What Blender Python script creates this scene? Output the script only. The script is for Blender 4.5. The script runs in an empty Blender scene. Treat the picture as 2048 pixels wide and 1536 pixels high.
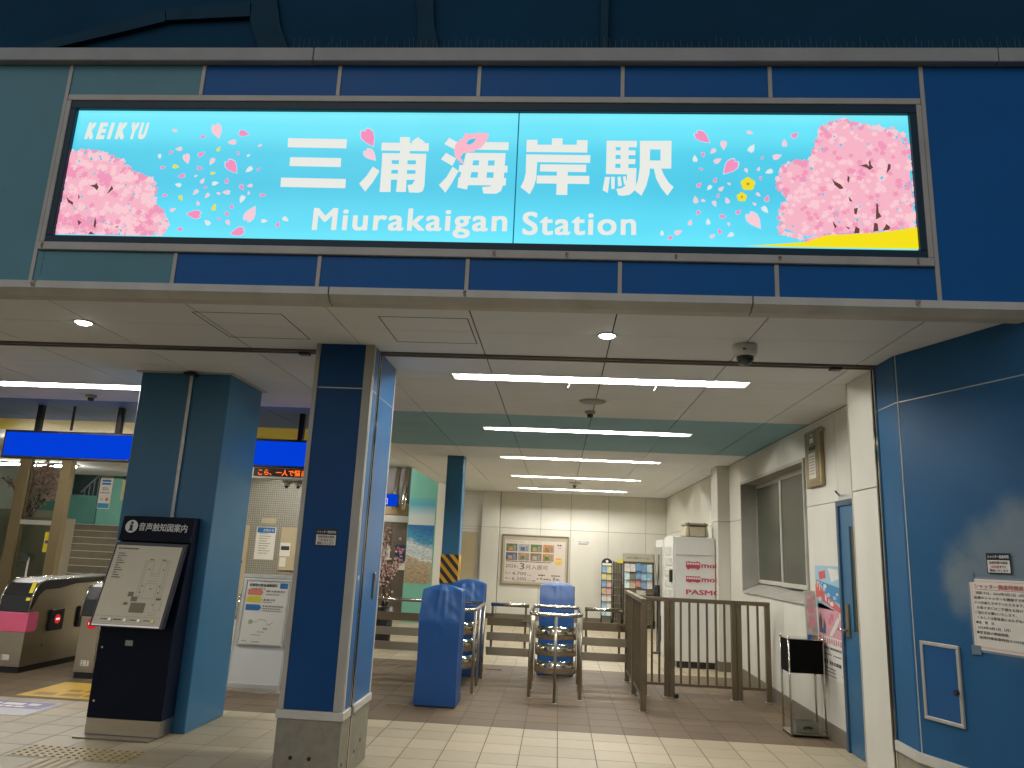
import bpy, bmesh, math, random
from mathutils import Vector, Matrix, noise
random.seed(7)
sc = bpy.context.scene
COL = sc.collection
R = math.radians

# ------------------------------------------------------------------ camera
CAM_H = 1.5
FPX, YAW, TILT, ROLL = 1495.0, -0.0697154, 0.2214418, 0.0461907
fw = Vector((math.sin(YAW)*math.cos(TILT), math.cos(YAW)*math.cos(TILT), math.sin(TILT)))
rt = Vector((math.cos(YAW), -math.sin(YAW), 0)); up = rt.cross(fw)
RT = rt*math.cos(ROLL)+up*math.sin(ROLL); UP = -rt*math.sin(ROLL)+up*math.cos(ROLL)
cd = bpy.data.cameras.new('camera'); cam = bpy.data.objects.new('camera', cd); COL.objects.link(cam)
cd.sensor_width = 36; cd.lens = FPX/2048*36; cd.clip_end = 500; cd.clip_start = 0.05
mx = Matrix((RT, UP, -fw)).transposed().to_4x4(); mx.translation = (0, 0, CAM_H); cam.matrix_world = mx
sc.camera = cam
def at(x, y, Y=None, X=None, Z=None):
    """point of the place seen at a photo pixel, on a plane of known depth / side / height"""
    d = RT*((x-1024)/FPX)-UP*((y-768)/FPX)+fw
    t = Y/d.y if Y is not None else X/d.x if X is not None else (Z-CAM_H)/d.z
    return Vector((0, 0, CAM_H))+d*t

# ------------------------------------------------------------------ world, exposure (night)
w = bpy.data.worlds.new('World'); sc.world = w; w.use_nodes = True
nt = w.node_tree; bg = nt.nodes['Background']
sky = nt.nodes.new('ShaderNodeTexSky'); sky.sky_type = 'NISHITA'; sky.sun_disc = False
sky.sun_elevation = R(42.0); sky.sun_rotation = R(200); sky.altitude = 0; sky.air_density = 1.0; sky.dust_density = 2.0
nt.links.new(sky.outputs[0], bg.inputs[0]); bg.inputs[1].default_value = 0.070
vs = sc.view_settings; vs.view_transform = 'Standard'; vs.look = 'None'; vs.gamma = 1; vs.exposure = 0.0
vs.use_curve_mapping = False
sc.render.engine = 'CYCLES'
cy = sc.cycles; cy.use_denoising = True; cy.max_bounces = 8; cy.diffuse_bounces = 5; cy.glossy_bounces = 4
cy.transparent_max_bounces = 12; cy.sample_clamp_indirect = 6; cy.caustics_reflective = False; cy.caustics_refractive = False
TUBE = 255.0            # fluorescent tube radiance
LAMP_COL = (1.0, 0.985, 0.94)

# ------------------------------------------------------------------ materials
def c(r, g, b):
    f = lambda v: (v/255)/12.92 if v/255 <= .04045 else ((v/255+.055)/1.055)**2.4
    return (f(r), f(g), f(b))
MATS = {}
def M(name, col=(.5, .5, .5), rough=.5, metal=0.0, var=.12, vscale=3.0, bump=0.0, bscale=60.0, emit=0.0, spec=.5, coat=0.0, streak=None, rvar=0.0):
    if name in MATS: return MATS[name]
    m = bpy.data.materials.new(name); m.use_nodes = True; n = m.node_tree; L = n.links.new
    b = n.nodes['Principled BSDF']
    b.inputs['Roughness'].default_value = rough; b.inputs['Metallic'].default_value = metal
    b.inputs['Specular IOR Level'].default_value = spec; b.inputs['Coat Weight'].default_value = coat
    if emit:
        b.inputs['Base Color'].default_value = (0.02, .02, .02, 1)
        b.inputs['Emission Color'].default_value = (*col, 1); b.inputs['Emission Strength'].default_value = emit
        b.inputs['Specular IOR Level'].default_value = 0.0; b.inputs['Base Color'].default_value = (0, 0, 0, 1)
        MATS[name] = m; return m
    tc = n.nodes.new('ShaderNodeNewGeometry')
    mp = n.nodes.new('ShaderNodeMapping'); L(tc.outputs['Position'], mp.inputs[0])
    mp.inputs['Scale'].default_value = streak if streak else (1, 1, 1)
    no = n.nodes.new('ShaderNodeTexNoise'); no.inputs['Scale'].default_value = vscale; no.inputs['Detail'].default_value = 5
    no.inputs['Roughness'].default_value = .6
    L(mp.outputs[0], no.inputs['Vector'])
    mr = n.nodes.new('ShaderNodeMapRange'); mr.inputs[1].default_value = .25; mr.inputs[2].default_value = .75
    mr.inputs[3].default_value = 1-var; mr.inputs[4].default_value = 1+var*.6
    L(no.outputs[0], mr.inputs[0])
    vm = n.nodes.new('ShaderNodeVectorMath'); vm.operation = 'SCALE'; vm.inputs[0].default_value = col
    L(mr.outputs[0], vm.inputs['Scale']); L(vm.outputs[0], b.inputs['Base Color'])
    if rvar:
        m2 = n.nodes.new('ShaderNodeMapRange'); m2.inputs[1].default_value = .3; m2.inputs[2].default_value = .7
        m2.inputs[3].default_value = max(.02, rough-rvar); m2.inputs[4].default_value = rough+rvar
        L(no.outputs[0], m2.inputs[0]); L(m2.outputs[0], b.inputs['Roughness'])
    if bump:
        n2 = n.nodes.new('ShaderNodeTexNoise'); n2.inputs['Scale'].default_value = bscale; n2.inputs['Detail'].default_value = 3
        L(mp.outputs[0], n2.inputs['Vector'])
        bp = n.nodes.new('ShaderNodeBump'); bp.inputs['Strength'].default_value = bump; bp.inputs['Distance'].default_value = .004
        L(n2.outputs[0], bp.inputs['Height']); L(bp.outputs[0], b.inputs['Normal'])
    MATS[name] = m; return m
def E_(name, rgb, s=1.0): return M(name, c(*rgb), emit=s)

blue_d = M('blue_panel', (.003, .105, .33), .42, var=.10, vscale=2.0, bump=.05, bscale=220, rvar=.05, spec=.18)
blue_n = M('navy_pillar_panel', (.004, .058, .185), .40, var=.10, vscale=2.0, bump=.05, bscale=220, rvar=.05, spec=.2)
blue_w = M('blue_wall_paint', (.010, .085, .235), .30, var=.12, vscale=1.5, bump=.06, bscale=200)
blue_l = M('blue_side_panel', (.03, .14, .34), .30, var=.08, vscale=2.0, bump=.05, bscale=200)
teal_p = M('teal_panel', (.11, .27, .31), .45, spec=.2, var=.10, vscale=2.0, bump=.05, bscale=220)
steelblue = M('blue_column_paint', (.040, .165, .30), .34, spec=.4, var=.10, vscale=2.5, bump=.10, bscale=90)
alu = M('beige_aluminium', (.42, .40, .345), .45, .1, var=.16, vscale=4, bump=.03)
alu_l = M('pale_aluminium', (.55, .53, .46), .38, .25, var=.1, vscale=6)
trim_w = M('pale_trim', (.56, .54, .47), .5, var=.18, vscale=3.5, streak=(1, 1, .3), bump=.03)
dark_gap = M('dark_joint', (.02, .019, .017), .8)
ceil_w = M('ceiling_board', (.80, .82, .83), .85, var=.05, vscale=1.2, bump=.10, bscale=140)
ceil_teal = M('ceiling_blue_board', (.24, .45, .53), .7, var=.08, vscale=1.2, bump=.06)
ceil_signlit = M('ceiling_blue_board_signlit', (.09, .19, .42), .7, var=.08, vscale=1.2, bump=.06)  # left part of the teal stripe, blue light of the signs put into its colour
ceil_yel = M('ceiling_yellow_board', (.86, .70, .012), .6, var=.08, vscale=1.2)
wall_w = M('cream_wall_panel', (.64, .615, .53), .48, var=.10, vscale=1.6, streak=(1, 1, .35), bump=.04, bscale=80)
wall_g = M('wall_backing', (.16, .145, .115), .8)
baseb = M('grey_brown_base', (.15, .125, .088), .6, var=.15)
concrete = M('granite_base', (.25, .23, .17), .6, var=.22, vscale=14, bump=.12, bscale=60)
steel = M('stainless_steel', (.46, .42, .34), .30, 1.0, var=.05, vscale=3, rvar=.03)
chrome = M('polished_steel', (.62, .58, .50), .12, 1.0, var=.06, vscale=8)
brown_m = M('bronze_metal', (.145, .112, .068), .42, .5, var=.14, vscale=6, bump=.03)
dark_m = M('dark_metal', (.05, .045, .04), .4, .6)
black_p = M('black_plastic', (.010, .010, .011), .35, var=.2)
white_p = M('white_paint', (.70, .69, .64), .4, var=.06, vscale=2)
grey_p = M('grey_plastic', (.30, .29, .26), .5, var=.1)
navy = M('navy_cabinet', (.003, .006, .016), .45, var=.15, bump=.04, bscale=200, spec=.12)
paper = M('paper_white', (.70, .66, .57), .65, var=.05)
ink = M('ink_black', (.02, .02, .02), .6)
ink_red = M('ink_red', (.50, .03, .03), .6)
ink_blue = M('ink_blue', (.02, .14, .38), .6)
ink_yel = M('ink_yellow', (.66, .55, .03), .6)
ink_org = M('ink_orange', (.68, .20, .10), .6)
ink_grey = M('ink_grey', (.25, .23, .2), .6)
ink_pink = M('ink_pink', (.70, .26, .33), .6)
ink_green = M('ink_green', (.10, .22, .07), .6)
white_t = M('white_lettering', (.78, .77, .72), .5, var=.03)
tarp = M('blue_tarpaulin', (.005, .062, .22), .45, var=.06, vscale=3, bump=.12, bscale=60)
teal_w = M('teal_wall_paint', (.15, .40, .30), .5, var=.08)
beige_d = M('beige_door', (.45, .37, .22), .55, var=.06)
locker = M('brown_locker', (.11, .088, .062), .4, .2, var=.2)
tube_m = M('fluorescent_tube', LAMP_COL, emit=TUBE)
down_m = M('downlight_lens', LAMP_COL, emit=26.0)
blossom = M('blossom_pink', (.74, .50, .47), .7, var=.2, vscale=20)
bark = M('bark', (.06, .035, .022), .8, var=.3, vscale=20)
rust = M('rust_stain', (.20, .10, .035), .8, var=.35, vscale=30)
def soften(m, lo, hi, sc_):
    n = m.node_tree; o = n.nodes['Material Output']; p = n.nodes['Principled BSDF']; t = n.nodes.new('ShaderNodeBsdfTransparent'); mi = n.nodes.new('ShaderNodeMixShader')
    no = n.nodes.new('ShaderNodeTexNoise'); no.inputs['Scale'].default_value = sc_; g_ = n.nodes.new('ShaderNodeNewGeometry'); n.links.new(g_.outputs['Position'], no.inputs['Vector'])
    mr = n.nodes.new('ShaderNodeMapRange'); mr.inputs[1].default_value = .35; mr.inputs[2].default_value = .65; mr.inputs[3].default_value = lo; mr.inputs[4].default_value = hi; n.links.new(no.outputs[0], mr.inputs[0])
    n.links.new(mr.outputs[0], mi.inputs[0]); n.links.new(t.outputs[0], mi.inputs[1]); n.links.new(p.outputs[0], mi.inputs[2]); n.links.new(mi.outputs[0], o.inputs[0])
soften(rust, .15, .75, 60)
yel_tape = M('hazard_yellow', (.72, .36, .02), .5)

def glassmat():
    m = bpy.data.materials.new('clear_glass'); m.use_nodes = True; n = m.node_tree; n.nodes.remove(n.nodes['Principled BSDF'])
    o = n.nodes['Material Output']; t = n.nodes.new('ShaderNodeBsdfTransparent'); t.inputs[0].default_value = (.82, .87, .82, 1)
    g = n.nodes.new('ShaderNodeBsdfGlossy'); g.inputs['Roughness'].default_value = .04
    fr = n.nodes.new('ShaderNodeFresnel'); fr.inputs[0].default_value = 1.55
    mi = n.nodes.new('ShaderNodeMixShader'); n.links.new(fr.outputs[0], mi.inputs[0]); n.links.new(t.outputs[0], mi.inputs[1]); n.links.new(g.outputs[0], mi.inputs[2])
    n.links.new(mi.outputs[0], o.inputs[0]); return m
glass = glassmat()
frost = M('frosted_glass', (.062, .068, .046), .22, var=.25, vscale=1.2, bump=.35, bscale=130)

def tilemat(name, c1, c2, rough, sx=.2915, sy=.2925, ox=.045, oy=7.05, grain=.0):
    m = bpy.data.materials.new(name); m.use_nodes = True; n = m.node_tree; L = n.links.new; b = n.nodes['Principled BSDF']
    g = n.nodes.new('ShaderNodeNewGeometry')
    mp = n.nodes.new('ShaderNodeMapping'); mp.vector_type = 'POINT'; mp.inputs['Location'].default_value = (-ox/sx, -oy/sy, 0); mp.inputs['Scale'].default_value = (1/sx, 1/sy, 0)
    L(g.outputs['Position'], mp.inputs[0])
    fl = n.nodes.new('ShaderNodeVectorMath'); fl.operation = 'FLOOR'; L(mp.outputs[0], fl.inputs[0])
    wn = n.nodes.new('ShaderNodeTexWhiteNoise'); L(fl.outputs[0], wn.inputs['Vector'])
    no = n.nodes.new('ShaderNodeTexNoise'); no.inputs['Scale'].default_value = 9; no.inputs['Detail'].default_value = 7; no.inputs['Roughness'].default_value = .7
    mg = n.nodes.new('ShaderNodeMapping'); mg.inputs['Scale'].default_value = (1, 1+grain*6, 1); L(g.outputs['Position'], mg.inputs[0]); L(mg.outputs[0], no.inputs['Vector'])
    big = n.nodes.new('ShaderNodeTexNoise'); big.inputs['Scale'].default_value = .9; big.inputs['Detail'].default_value = 3; L(g.outputs['Position'], big.inputs['Vector'])
    a = n.nodes.new('ShaderNodeMath'); a.operation = 'MULTIPLY_ADD'; a.inputs[1].default_value = .35; L(wn.outputs['Value'], a.inputs[0]); 
    s = n.nodes.new('ShaderNodeMath'); s.operation = 'MULTIPLY'; s.inputs[1].default_value = .6; L(no.outputs[0], s.inputs[0]); L(s.outputs[0], a.inputs[2])
    a2 = n.nodes.new('ShaderNodeMath'); a2.operation = 'MULTIPLY_ADD'; a2.inputs[1].default_value = .5; L(big.outputs[0], a2.inputs[0]); L(a.outputs[0], a2.inputs[2])
    mr = n.nodes.new('ShaderNodeMapRange'); mr.inputs[1].default_value = .45; mr.inputs[2].default_value = 1.05; L(a2.outputs[0], mr.inputs[0])
    mx_ = n.nodes.new('ShaderNodeMix'); mx_.data_type = 'RGBA'; L(mr.outputs[0], mx_.inputs[0]); mx_.inputs[6].default_value = (*c1, 1); mx_.inputs[7].default_value = (*c2, 1)
    L(mx_.outputs[2], b.inputs['Base Color'])
    r = n.nodes.new('ShaderNodeMapRange'); r.inputs[3].default_value = rough-.08; r.inputs[4].default_value = rough+.1; L(no.outputs[0], r.inputs[0]); L(r.outputs[0], b.inputs['Roughness'])
    b.inputs['Specular IOR Level'].default_value = .3
    bp = n.nodes.new('ShaderNodeBump'); bp.inputs['Strength'].default_value = .12; bp.inputs['Distance'].default_value = .004; L(no.outputs[0], bp.inputs['Height']); L(bp.outputs[0], b.inputs['Normal'])
    return m
tile_l = tilemat('beige_floor_tile', (.335, .28, .185), (.455, .385, .265), .48)
tile_d = tilemat('brown_floor_tile', (.098, .068, .039), (.155, .110, .064), .58, grain=1.0)
grout = M('grout', (.055, .042, .026), .8)

def mosaicmat():
    m = bpy.data.materials.new('mosaic_tile'); m.use_nodes = True; n = m.node_tree; b = n.nodes['Principled BSDF']; L = n.links.new
    g = n.nodes.new('ShaderNodeNewGeometry'); mp = n.nodes.new('ShaderNodeMapping'); mp.inputs['Rotation'].default_value = (R(90), 0, 0)
    L(g.outputs['Position'], mp.inputs[0])
    br = n.nodes.new('ShaderNodeTexBrick'); br.offset = 0; br.inputs['Scale'].default_value = 1; br.inputs['Mortar Size'].default_value = .006
    br.inputs['Brick Width'].default_value = .05; br.inputs['Row Height'].default_value = .05
    br.inputs['Color1'].default_value = (.34, .32, .255, 1); br.inputs['Color2'].default_value = (.30, .28, .22, 1); br.inputs['Mortar'].default_value = (.16, .14, .11, 1)
    L(mp.outputs[0], br.inputs['Vector']); L(br.outputs['Color'], b.inputs['Base Color']); b.inputs['Roughness'].default_value = .35
    bp = n.nodes.new('ShaderNodeBump'); bp.inputs['Strength'].default_value = .4; bp.inputs['Distance'].default_value = .003; bp.invert = True
    L(br.outputs['Fac'], bp.inputs['Height']); L(bp.outputs[0], b.inputs['Normal']); return m
mosaic = mosaicmat()

# ------------------------------------------------------------------ builders
WLOC = {}
def thing(name, label, cat, loc=(0, 0, 0), group=None):
    o = bpy.data.objects.new(name, None); COL.objects.link(o); o.location = loc; o.empty_display_size = .1
    WLOC[o.name] = Vector(loc); o['label'] = label; o['category'] = cat
    if group: o['group'] = group
    return o
def tag(o, label, cat, group=None):
    o['label'] = label; o['category'] = cat
    if group: o['group'] = group
    return o
class B:
    def __init__(s): s.bm = bmesh.new()
    def _mat(s, fs, m):
        for f in fs: f.material_index = m
    def hexa(s, p, m=0, bev=0.0):
        v = [s.bm.verts.new(q) for q in p]
        fs = [s.bm.faces.new([v[i] for i in q]) for q in ((0, 3, 2, 1), (4, 5, 6, 7), (0, 1, 5, 4), (1, 2, 6, 5), (2, 3, 7, 6), (3, 0, 4, 7))]
        s._mat(fs, m)
        if bev:
            es = list({e for f in fs for e in f.edges})
            r = bmesh.ops.bevel(s.bm, geom=es, offset=bev, segments=1, affect='EDGES', profile=.5)
            s._mat(r['faces'], m)
        return s
    def box(s, x0, x1, y0, y1, z0, z1, m=0, bev=0.0):
        return s.hexa([(x0, y0, z0), (x1, y0, z0), (x1, y1, z0), (x0, y1, z0), (x0, y0, z1), (x1, y0, z1), (x1, y1, z1), (x0, y1, z1)], m, bev)
    def prism(s, pts, d, m=0, bev=0.0):
        """polygon (3-D points, counter-clockwise seen from the side it faces) pushed back by vector d"""
        d = Vector(d); a = [s.bm.verts.new(Vector(p)) for p in pts]; b_ = [s.bm.verts.new(Vector(p)+d) for p in pts]
        n = len(pts); fs = [s.bm.faces.new(a), s.bm.faces.new(b_[::-1])]
        for i in range(n): fs.append(s.bm.faces.new([a[i], b_[i], b_[(i+1) % n], a[(i+1) % n]]))
        s._mat(fs, m)
        if bev:
            es = list({e for f in fs for e in f.edges}); r = bmesh.ops.bevel(s.bm, geom=es, offset=bev, segments=1, affect='EDGES', profile=.5); s._mat(r['faces'], m)
        return s
    def poly(s, pts, m=0):
        f = s.bm.faces.new([s.bm.verts.new(Vector(p)) for p in pts]); f.material_index = m; return s
    def tube(s, path, r, m=0, n=10, closed=False, cap=True):
        P = [Vector(p) for p in path]; rings = []; N = len(P); prev = None
        rr = r if isinstance(r, (list, tuple)) else [r]*N
        for i in range(N):
            if closed: t = (P[(i+1) % N]-P[i-1]).normalized()
            else: t = (P[min(i+1, N-1)]-P[max(i-1, 0)]).normalized()
            if prev is None:
                a = Vector((0, 0, 1)) if abs(t.z) < .9 else Vector((1, 0, 0)); u = t.cross(a).normalized()
            else: u = (prev-t*prev.dot(t)).normalized()
            prev = u; v = t.cross(u)
            rings.append([s.bm.verts.new(P[i]+(u*math.cos(2*math.pi*k/n)+v*math.sin(2*math.pi*k/n))*rr[i]) for k in range(n)])
        for i in range(N if closed else N-1):
            A, C = rings[i], rings[(i+1) % N]
            for k in range(n):
                f = s.bm.faces.new([A[k], A[(k+1) % n], C[(k+1) % n], C[k]]); f.material_index = m; f.smooth = True
        if cap and not closed:
            for q in (rings[0][::-1], rings[-1]): s.bm.faces.new(q).material_index = m
        return s
    def lathe(s, prof, cx, cy, m=0, n=24):
        rings = [[s.bm.verts.new((cx+r*math.cos(2*math.pi*k/n), cy+r*math.sin(2*math.pi*k/n), z)) for k in range(n)] for r, z in prof]
        for A, C in zip(rings, rings[1:]):
            for k in range(n):
                f = s.bm.faces.new([A[k], A[(k+1) % n], C[(k+1) % n], C[k]]); f.material_index = m; f.smooth = True
        for q in (rings[0][::-1], rings[-1]): s.bm.faces.new(q).material_index = m
        return s
    def disc(s, cen, u, v, r, d=None, m=0, n=24):
        cen, u, v = Vector(cen), Vector(u), Vector(v)
        pts = [cen+(u*math.cos(2*math.pi*k/n)+v*math.sin(2*math.pi*k/n))*r for k in range(n)]
        return s.prism(pts, d, m) if d is not None else s.poly(pts, m)
    def mesh(s, name, mats, off):
        bmesh.ops.recalc_face_normals(s.bm, faces=s.bm.faces[:])
        bmesh.ops.translate(s.bm, verts=s.bm.verts[:], vec=-Vector(off))
        me = bpy.data.meshes.new(name); s.bm.to_mesh(me); s.bm.free()
        for x in mats if isinstance(mats, (list, tuple)) else [mats]: me.materials.append(x)
        return me
    def part(s, name, mats, parent):
        base = WLOC[parent.name]; o = bpy.data.objects.new(name, s.mesh(name, mats, base)); COL.objects.link(o); o.parent = parent
        if name.endswith('print') or name in ('rust_stain', 'map_lines', 'map_blocks', 'message', 'hazard_stripes', 'tape', 'led_text', 'word_mark', 'train_mark', 'bus_mark', 'hazard_stripes'): o['kind'] = 'stuff'
        WLOC[o.name] = base; return o
    def top(s, name, mats, label=None, cat=None, group=None, kind=None):
        zs = [v.co for v in s.bm.verts]; off = Vector(((min(q.x for q in zs)+max(q.x for q in zs))/2, (min(q.y for q in zs)+max(q.y for q in zs))/2, min(q.z for q in zs)))
        o = bpy.data.objects.new(name, s.mesh(name, mats, off)); COL.objects.link(o); o.location = off; WLOC[o.name] = off
        if label: tag(o, label, cat, group)
        if kind: o['kind'] = kind
        return o
def link_copy(src, loc, parent):
    o = src.copy(); COL.objects.link(o); o.parent = parent; o.location = Vector(loc)-WLOC[parent.name]; WLOC[o.name] = WLOC[parent.name]; return o
def copy_tree(root, delta, label=None):
    r = root.copy(); COL.objects.link(r); r.location = root.location+Vector(delta); WLOC[r.name] = r.location.copy()
    if label: r['label'] = label
    for ch in root.children:
        k = ch.copy(); COL.objects.link(k); k.parent = r
        for g in ch.children:
            q = g.copy(); COL.objects.link(q); q.parent = k
    return r
_tc = {}
def glyphs(body, sp=1.0, res=3):
    key = (body, sp, res)
    if key not in _tc:
        cu = bpy.data.curves.new('t', 'FONT'); cu.body = body; cu.space_character = sp; cu.resolution_u = res; cu.fill_mode = 'FRONT'
        o = bpy.data.objects.new('t', cu); COL.objects.link(o); dg = bpy.context.evaluated_depsgraph_get(); dg.update()
        me = bpy.data.meshes.new_from_object(o.evaluated_get(dg)); bpy.data.objects.remove(o); bpy.data.curves.remove(cu)
        vs_ = [v.co.copy() for v in me.vertices]; fs_ = [tuple(p.vertices) for p in me.polygons]; bpy.data.meshes.remove(me); _tc[key] = (vs_, fs_)
    return _tc[key]
def put_text(b, body, org, u, v, h=None, wd=None, m=0, bold=0.0, shear=0.0, off=0.0, res=2, nrm=None, sp=1.0):
    """glyph faces: baseline-left at org, ink box scaled to height h and/or width wd; bold stacks shifted copies"""
    vs_, fs_ = glyphs(body, sp, res)
    if not fs_: return b
    u, v = Vector(u).normalized(), Vector(v).normalized(); nrm = nrm or u.cross(v)
    x0 = min(q.x for q in vs_)-bold; x1 = max(q.x for q in vs_)+bold; y0 = min(q.y for q in vs_)-bold*.6; y1 = max(q.y for q in vs_)+bold*.6
    sy = (h/(y1-y0)) if h else wd/(x1-x0); sx = (wd/(x1-x0)) if wd else sy
    sh = [(0, 0)] if not bold else [(-1, -.6), (1, -.6), (-1, .6), (1, .6), (0, 0), (-.5, -.6), (.5, .6)]
    for k, (dx, dy) in enumerate(sh):
        o2 = nrm*(off+.00008*k)
        vv = [b.bm.verts.new(Vector(org)+u*((q.x+dx*bold-x0)*sx+shear*(q.y+dy*bold-y0)*sy)+v*((q.y+dy*bold-y0)*sy)+o2) for q in vs_]
        for f in fs_:
            try: b.bm.faces.new([vv[i] for i in f]).material_index = m
            except ValueError: pass
    return b
def bars(b, org, u, v, rows, m=0, off=0.0):
    """rows of tiny print too small to read, broken into word-like dashes: (x, y, length, height)"""
    u, v = Vector(u), Vector(v); nrm = u.cross(v)
    for x, y, l, h in rows:
        q = x
        while q < x+l-h*.3:
            d = min(h*random.uniform(.6, 2.6), x+l-q); o = Vector(org)+nrm*off
            b.poly([o+u*q+v*y, o+u*(q+d)+v*y, o+u*(q+d)+v*(y+h), o+u*q+v*(y+h)], m); q += d+h*random.uniform(.25, .6)
    return b
def rect(b, org, u, v, x, y, w_, h_, m=0, off=0.0):
    u, v = Vector(u), Vector(v); o = Vector(org)+u.cross(v)*off
    return b.poly([o+u*x+v*y, o+u*(x+w_)+v*y, o+u*(x+w_)+v*(y+h_), o+u*x+v*(y+h_)], m)
UX, UZ, UY = Vector((1, 0, 0)), Vector((0, 0, 1)), Vector((0, 1, 0))

ZC = 2.9
SX = [-3.2085+.8785*k for k in range(-9, 7)]          # module lines across

# ================================================================== SETTING
g = B(); g.poly([(-200, -150, -.012), (200, -150, -.012), (200, 250, -.012), (-200, 250, -.012)])
g.top('ground', M('asphalt', (.05, .05, .05), .9, bump=.3), kind='structure')
fl = B().box(-14, 3.2, -3, 22, -.011, -.003).top('floor', grout, kind='structure')
TX, TY = .2915, .2925
def tilemesh(sx, sy, m, name):
    b = B().box(-sx/2+.003, sx/2-.003, -sy/2+.003, sy/2-.003, -.004, .0, bev=.0012)
    return b.mesh(name, m, (0, 0, 0))
tl = tilemesh(TX, TY, tile_l, 'tile'); DY = .283; td = tilemesh(TX, DY, tile_d, 'tile_dark')
cells = []
for i in range(-46, 11):
    x = .045+TX*(i+.5)
    if x > 3.1: continue
    for j in range(0, 22): cells.append(('l', x, 7.05-TY*(j+.5)))
    for j in range(13): cells.append(('d', x, 7.05+DY*(j+.5)))
    for j in range(0, 30): cells.append(('l', x, 7.05+DY*13+TY*(j+.5)))
inv = cam.matrix_world.inverted()
def area(cell):
    k, x, y = cell; q = inv @ Vector((x, y, 0))
    if q.z > -.3: return -1
    px = 1024+q.x/-q.z*FPX; py = 768-q.y/-q.z*FPX
    if not (-60 < px < 2108 and py < 1640): return -1
    if 535 < px < 700 and py > 1440: return -1
    return 1/(q.z*q.z)/abs(q.z)
cells.sort(key=area, reverse=True)
first = {}
for k, x, y in cells[:300]:
    o = bpy.data.objects.new('tile', tl if k == 'l' else td); COL.objects.link(o); o.parent = fl; o.location = Vector((x, y, 0))-fl.location
for kind, mat, sy in (('l', tile_l, TY), ('d', tile_d, DY)):
    b = B()
    for k, x, y in cells[300:]:
        if k == kind: b.box(x-TX/2+.003, x+TX/2-.003, y-sy/2+.003, y+sy/2-.003, -.004, 0)
    o = b.part('tile_field', mat, fl); o['kind'] = 'stuff'

# ceiling ---------------------------------------------------------------
cl = B().box(-14, 2.56, 4.16, 18.6, 3.34, 3.40).top('ceiling', M('ceiling_slab', (.12, .12, .11), .9), kind='structure')
FIXY = [5.96, 8.56, 11.2, 13.95, 16.55]; FX0, FX1 = -.905, 1.48
LX0, LX1, LY = -6.35, -3.9, 6.86
ROWS = [(4.16, 4.68), (4.68, 5.25), (5.33, 5.86), (5.86, 6.06), (6.06, 6.76), (6.76, 6.96), (6.96, 7.655), (7.655, 8.46), (8.46, 8.66), (8.66, 9.14), (9.14, 10.17),
        (10.17, 11.1), (11.1, 11.3), (11.3, 12.2), (12.2, 13.0), (13.0, 13.85), (13.85, 14.05), (14.05, 15.0), (15.0, 15.8), (15.8, 16.45), (16.45, 16.65), (16.65, 17.9)]
def in_open(x, y):   # raised bay over the passage at the left of the hall
    return -6.6 < x < -2.65 and y > 10.17
edges = sorted(set([-12.0]+[s for s in SX if -12 < s < 2.4]+[-2.65, -6.6, FX0, FX1, LX0, LX1, 2.5]))
for y0, y1 in ROWS:
    strip = y1-y0 < .25
    lft = strip and abs((y0+y1)/2-LY) < .01
    xs = [e for e in edges if ((strip and not lft) or e not in (FX0, FX1)) and (lft or e not in (LX0, LX1)) and (y0 >= 10.1 or e not in (-2.65, -6.6))]
    for x0, x1 in zip(xs, xs[1:]):
        if x1-x0 < .02: continue
        if strip and not lft and x0 >= FX0-.01 and x1 <= FX1+.01: continue
        if lft and x0 >= LX0-.01 and x1 <= LX1+.01: continue
        if in_open((x0+x1)/2, (y0+y1)/2): continue
        if y1 < 5.3 and x1 > 2.45: pass
        mt = ceil_w
        if 7.6 < y0 < 10.1:
            mt = ceil_teal if x0 > -2.4 else (ceil_signlit if y0 < 9.1 else ceil_yel)
        B().box(x0+.0048, x1-.0048, y0+.0022, y1-.0022, ZC, ZC+.012).part('panel', mt, cl)
B().box(-14, 2.56, 4.16, 18.6, ZC+.012, ZC+.02).part('backing_board', dark_gap, cl) if False else None
b = B()                                           # dark joints above the boards, leaving the light troughs open
ys = [4.16]
for f in sorted(FIXY+[LY]): ys += [f-.1, f+.1]
ys.append(17.95)
for y0, y1 in zip(ys, ys[1:]):
    ym = (y0+y1)/2; holes = []
    if abs(ym-LY) < .01: holes = [(LX0, LX1)]
    elif min(abs(ym-f) for f in FIXY) < .01: holes = [(FX0, FX1)]
    cuts = [-2.65 if y0 > 10.1 else -12.1]+[q for h in holes for q in h]+[2.56]
    for x0, x1 in zip(cuts[::2], cuts[1::2]): b.box(x0, x1, y0, y1, ZC+.013, ZC+.02)
    if y0 < 10.1 < y1: pass
b.box(-12.1, -6.6, 11.1, 17.95, ZC+.013, ZC+.02)
b.part('joint_backing', dark_gap, cl)
B().box(-6.6, -2.65, 10.17, 17.9, 3.26, 3.30).part('raised_panel', ceil_w, cl)
b = B(); b.box(-2.66, -2.645, 10.17, 17.9, ZC, 3.26); b.box(-6.6, -6.585, 10.17, 17.9, ZC, 3.26); b.box(-6.6, -2.65, 10.155, 10.17, ZC+.02, 3.26); b.part('bay_edge', trim_w, cl)
for hx0, hx1 in ((-2.37, -1.783), (-1.165, -.60)):   # access hatches in the soffit
    b = B()
    for q in ((hx0, hx1, 4.40, 4.4065), (hx0, hx1, 4.965, 4.971), (hx0, hx0+.006, 4.40, 4.971), (hx1-.006, hx1, 4.40, 4.971)): b.box(*q, ZC-.0012, ZC+.001)
    b.part('access_hatch', dark_gap, cl)

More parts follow.
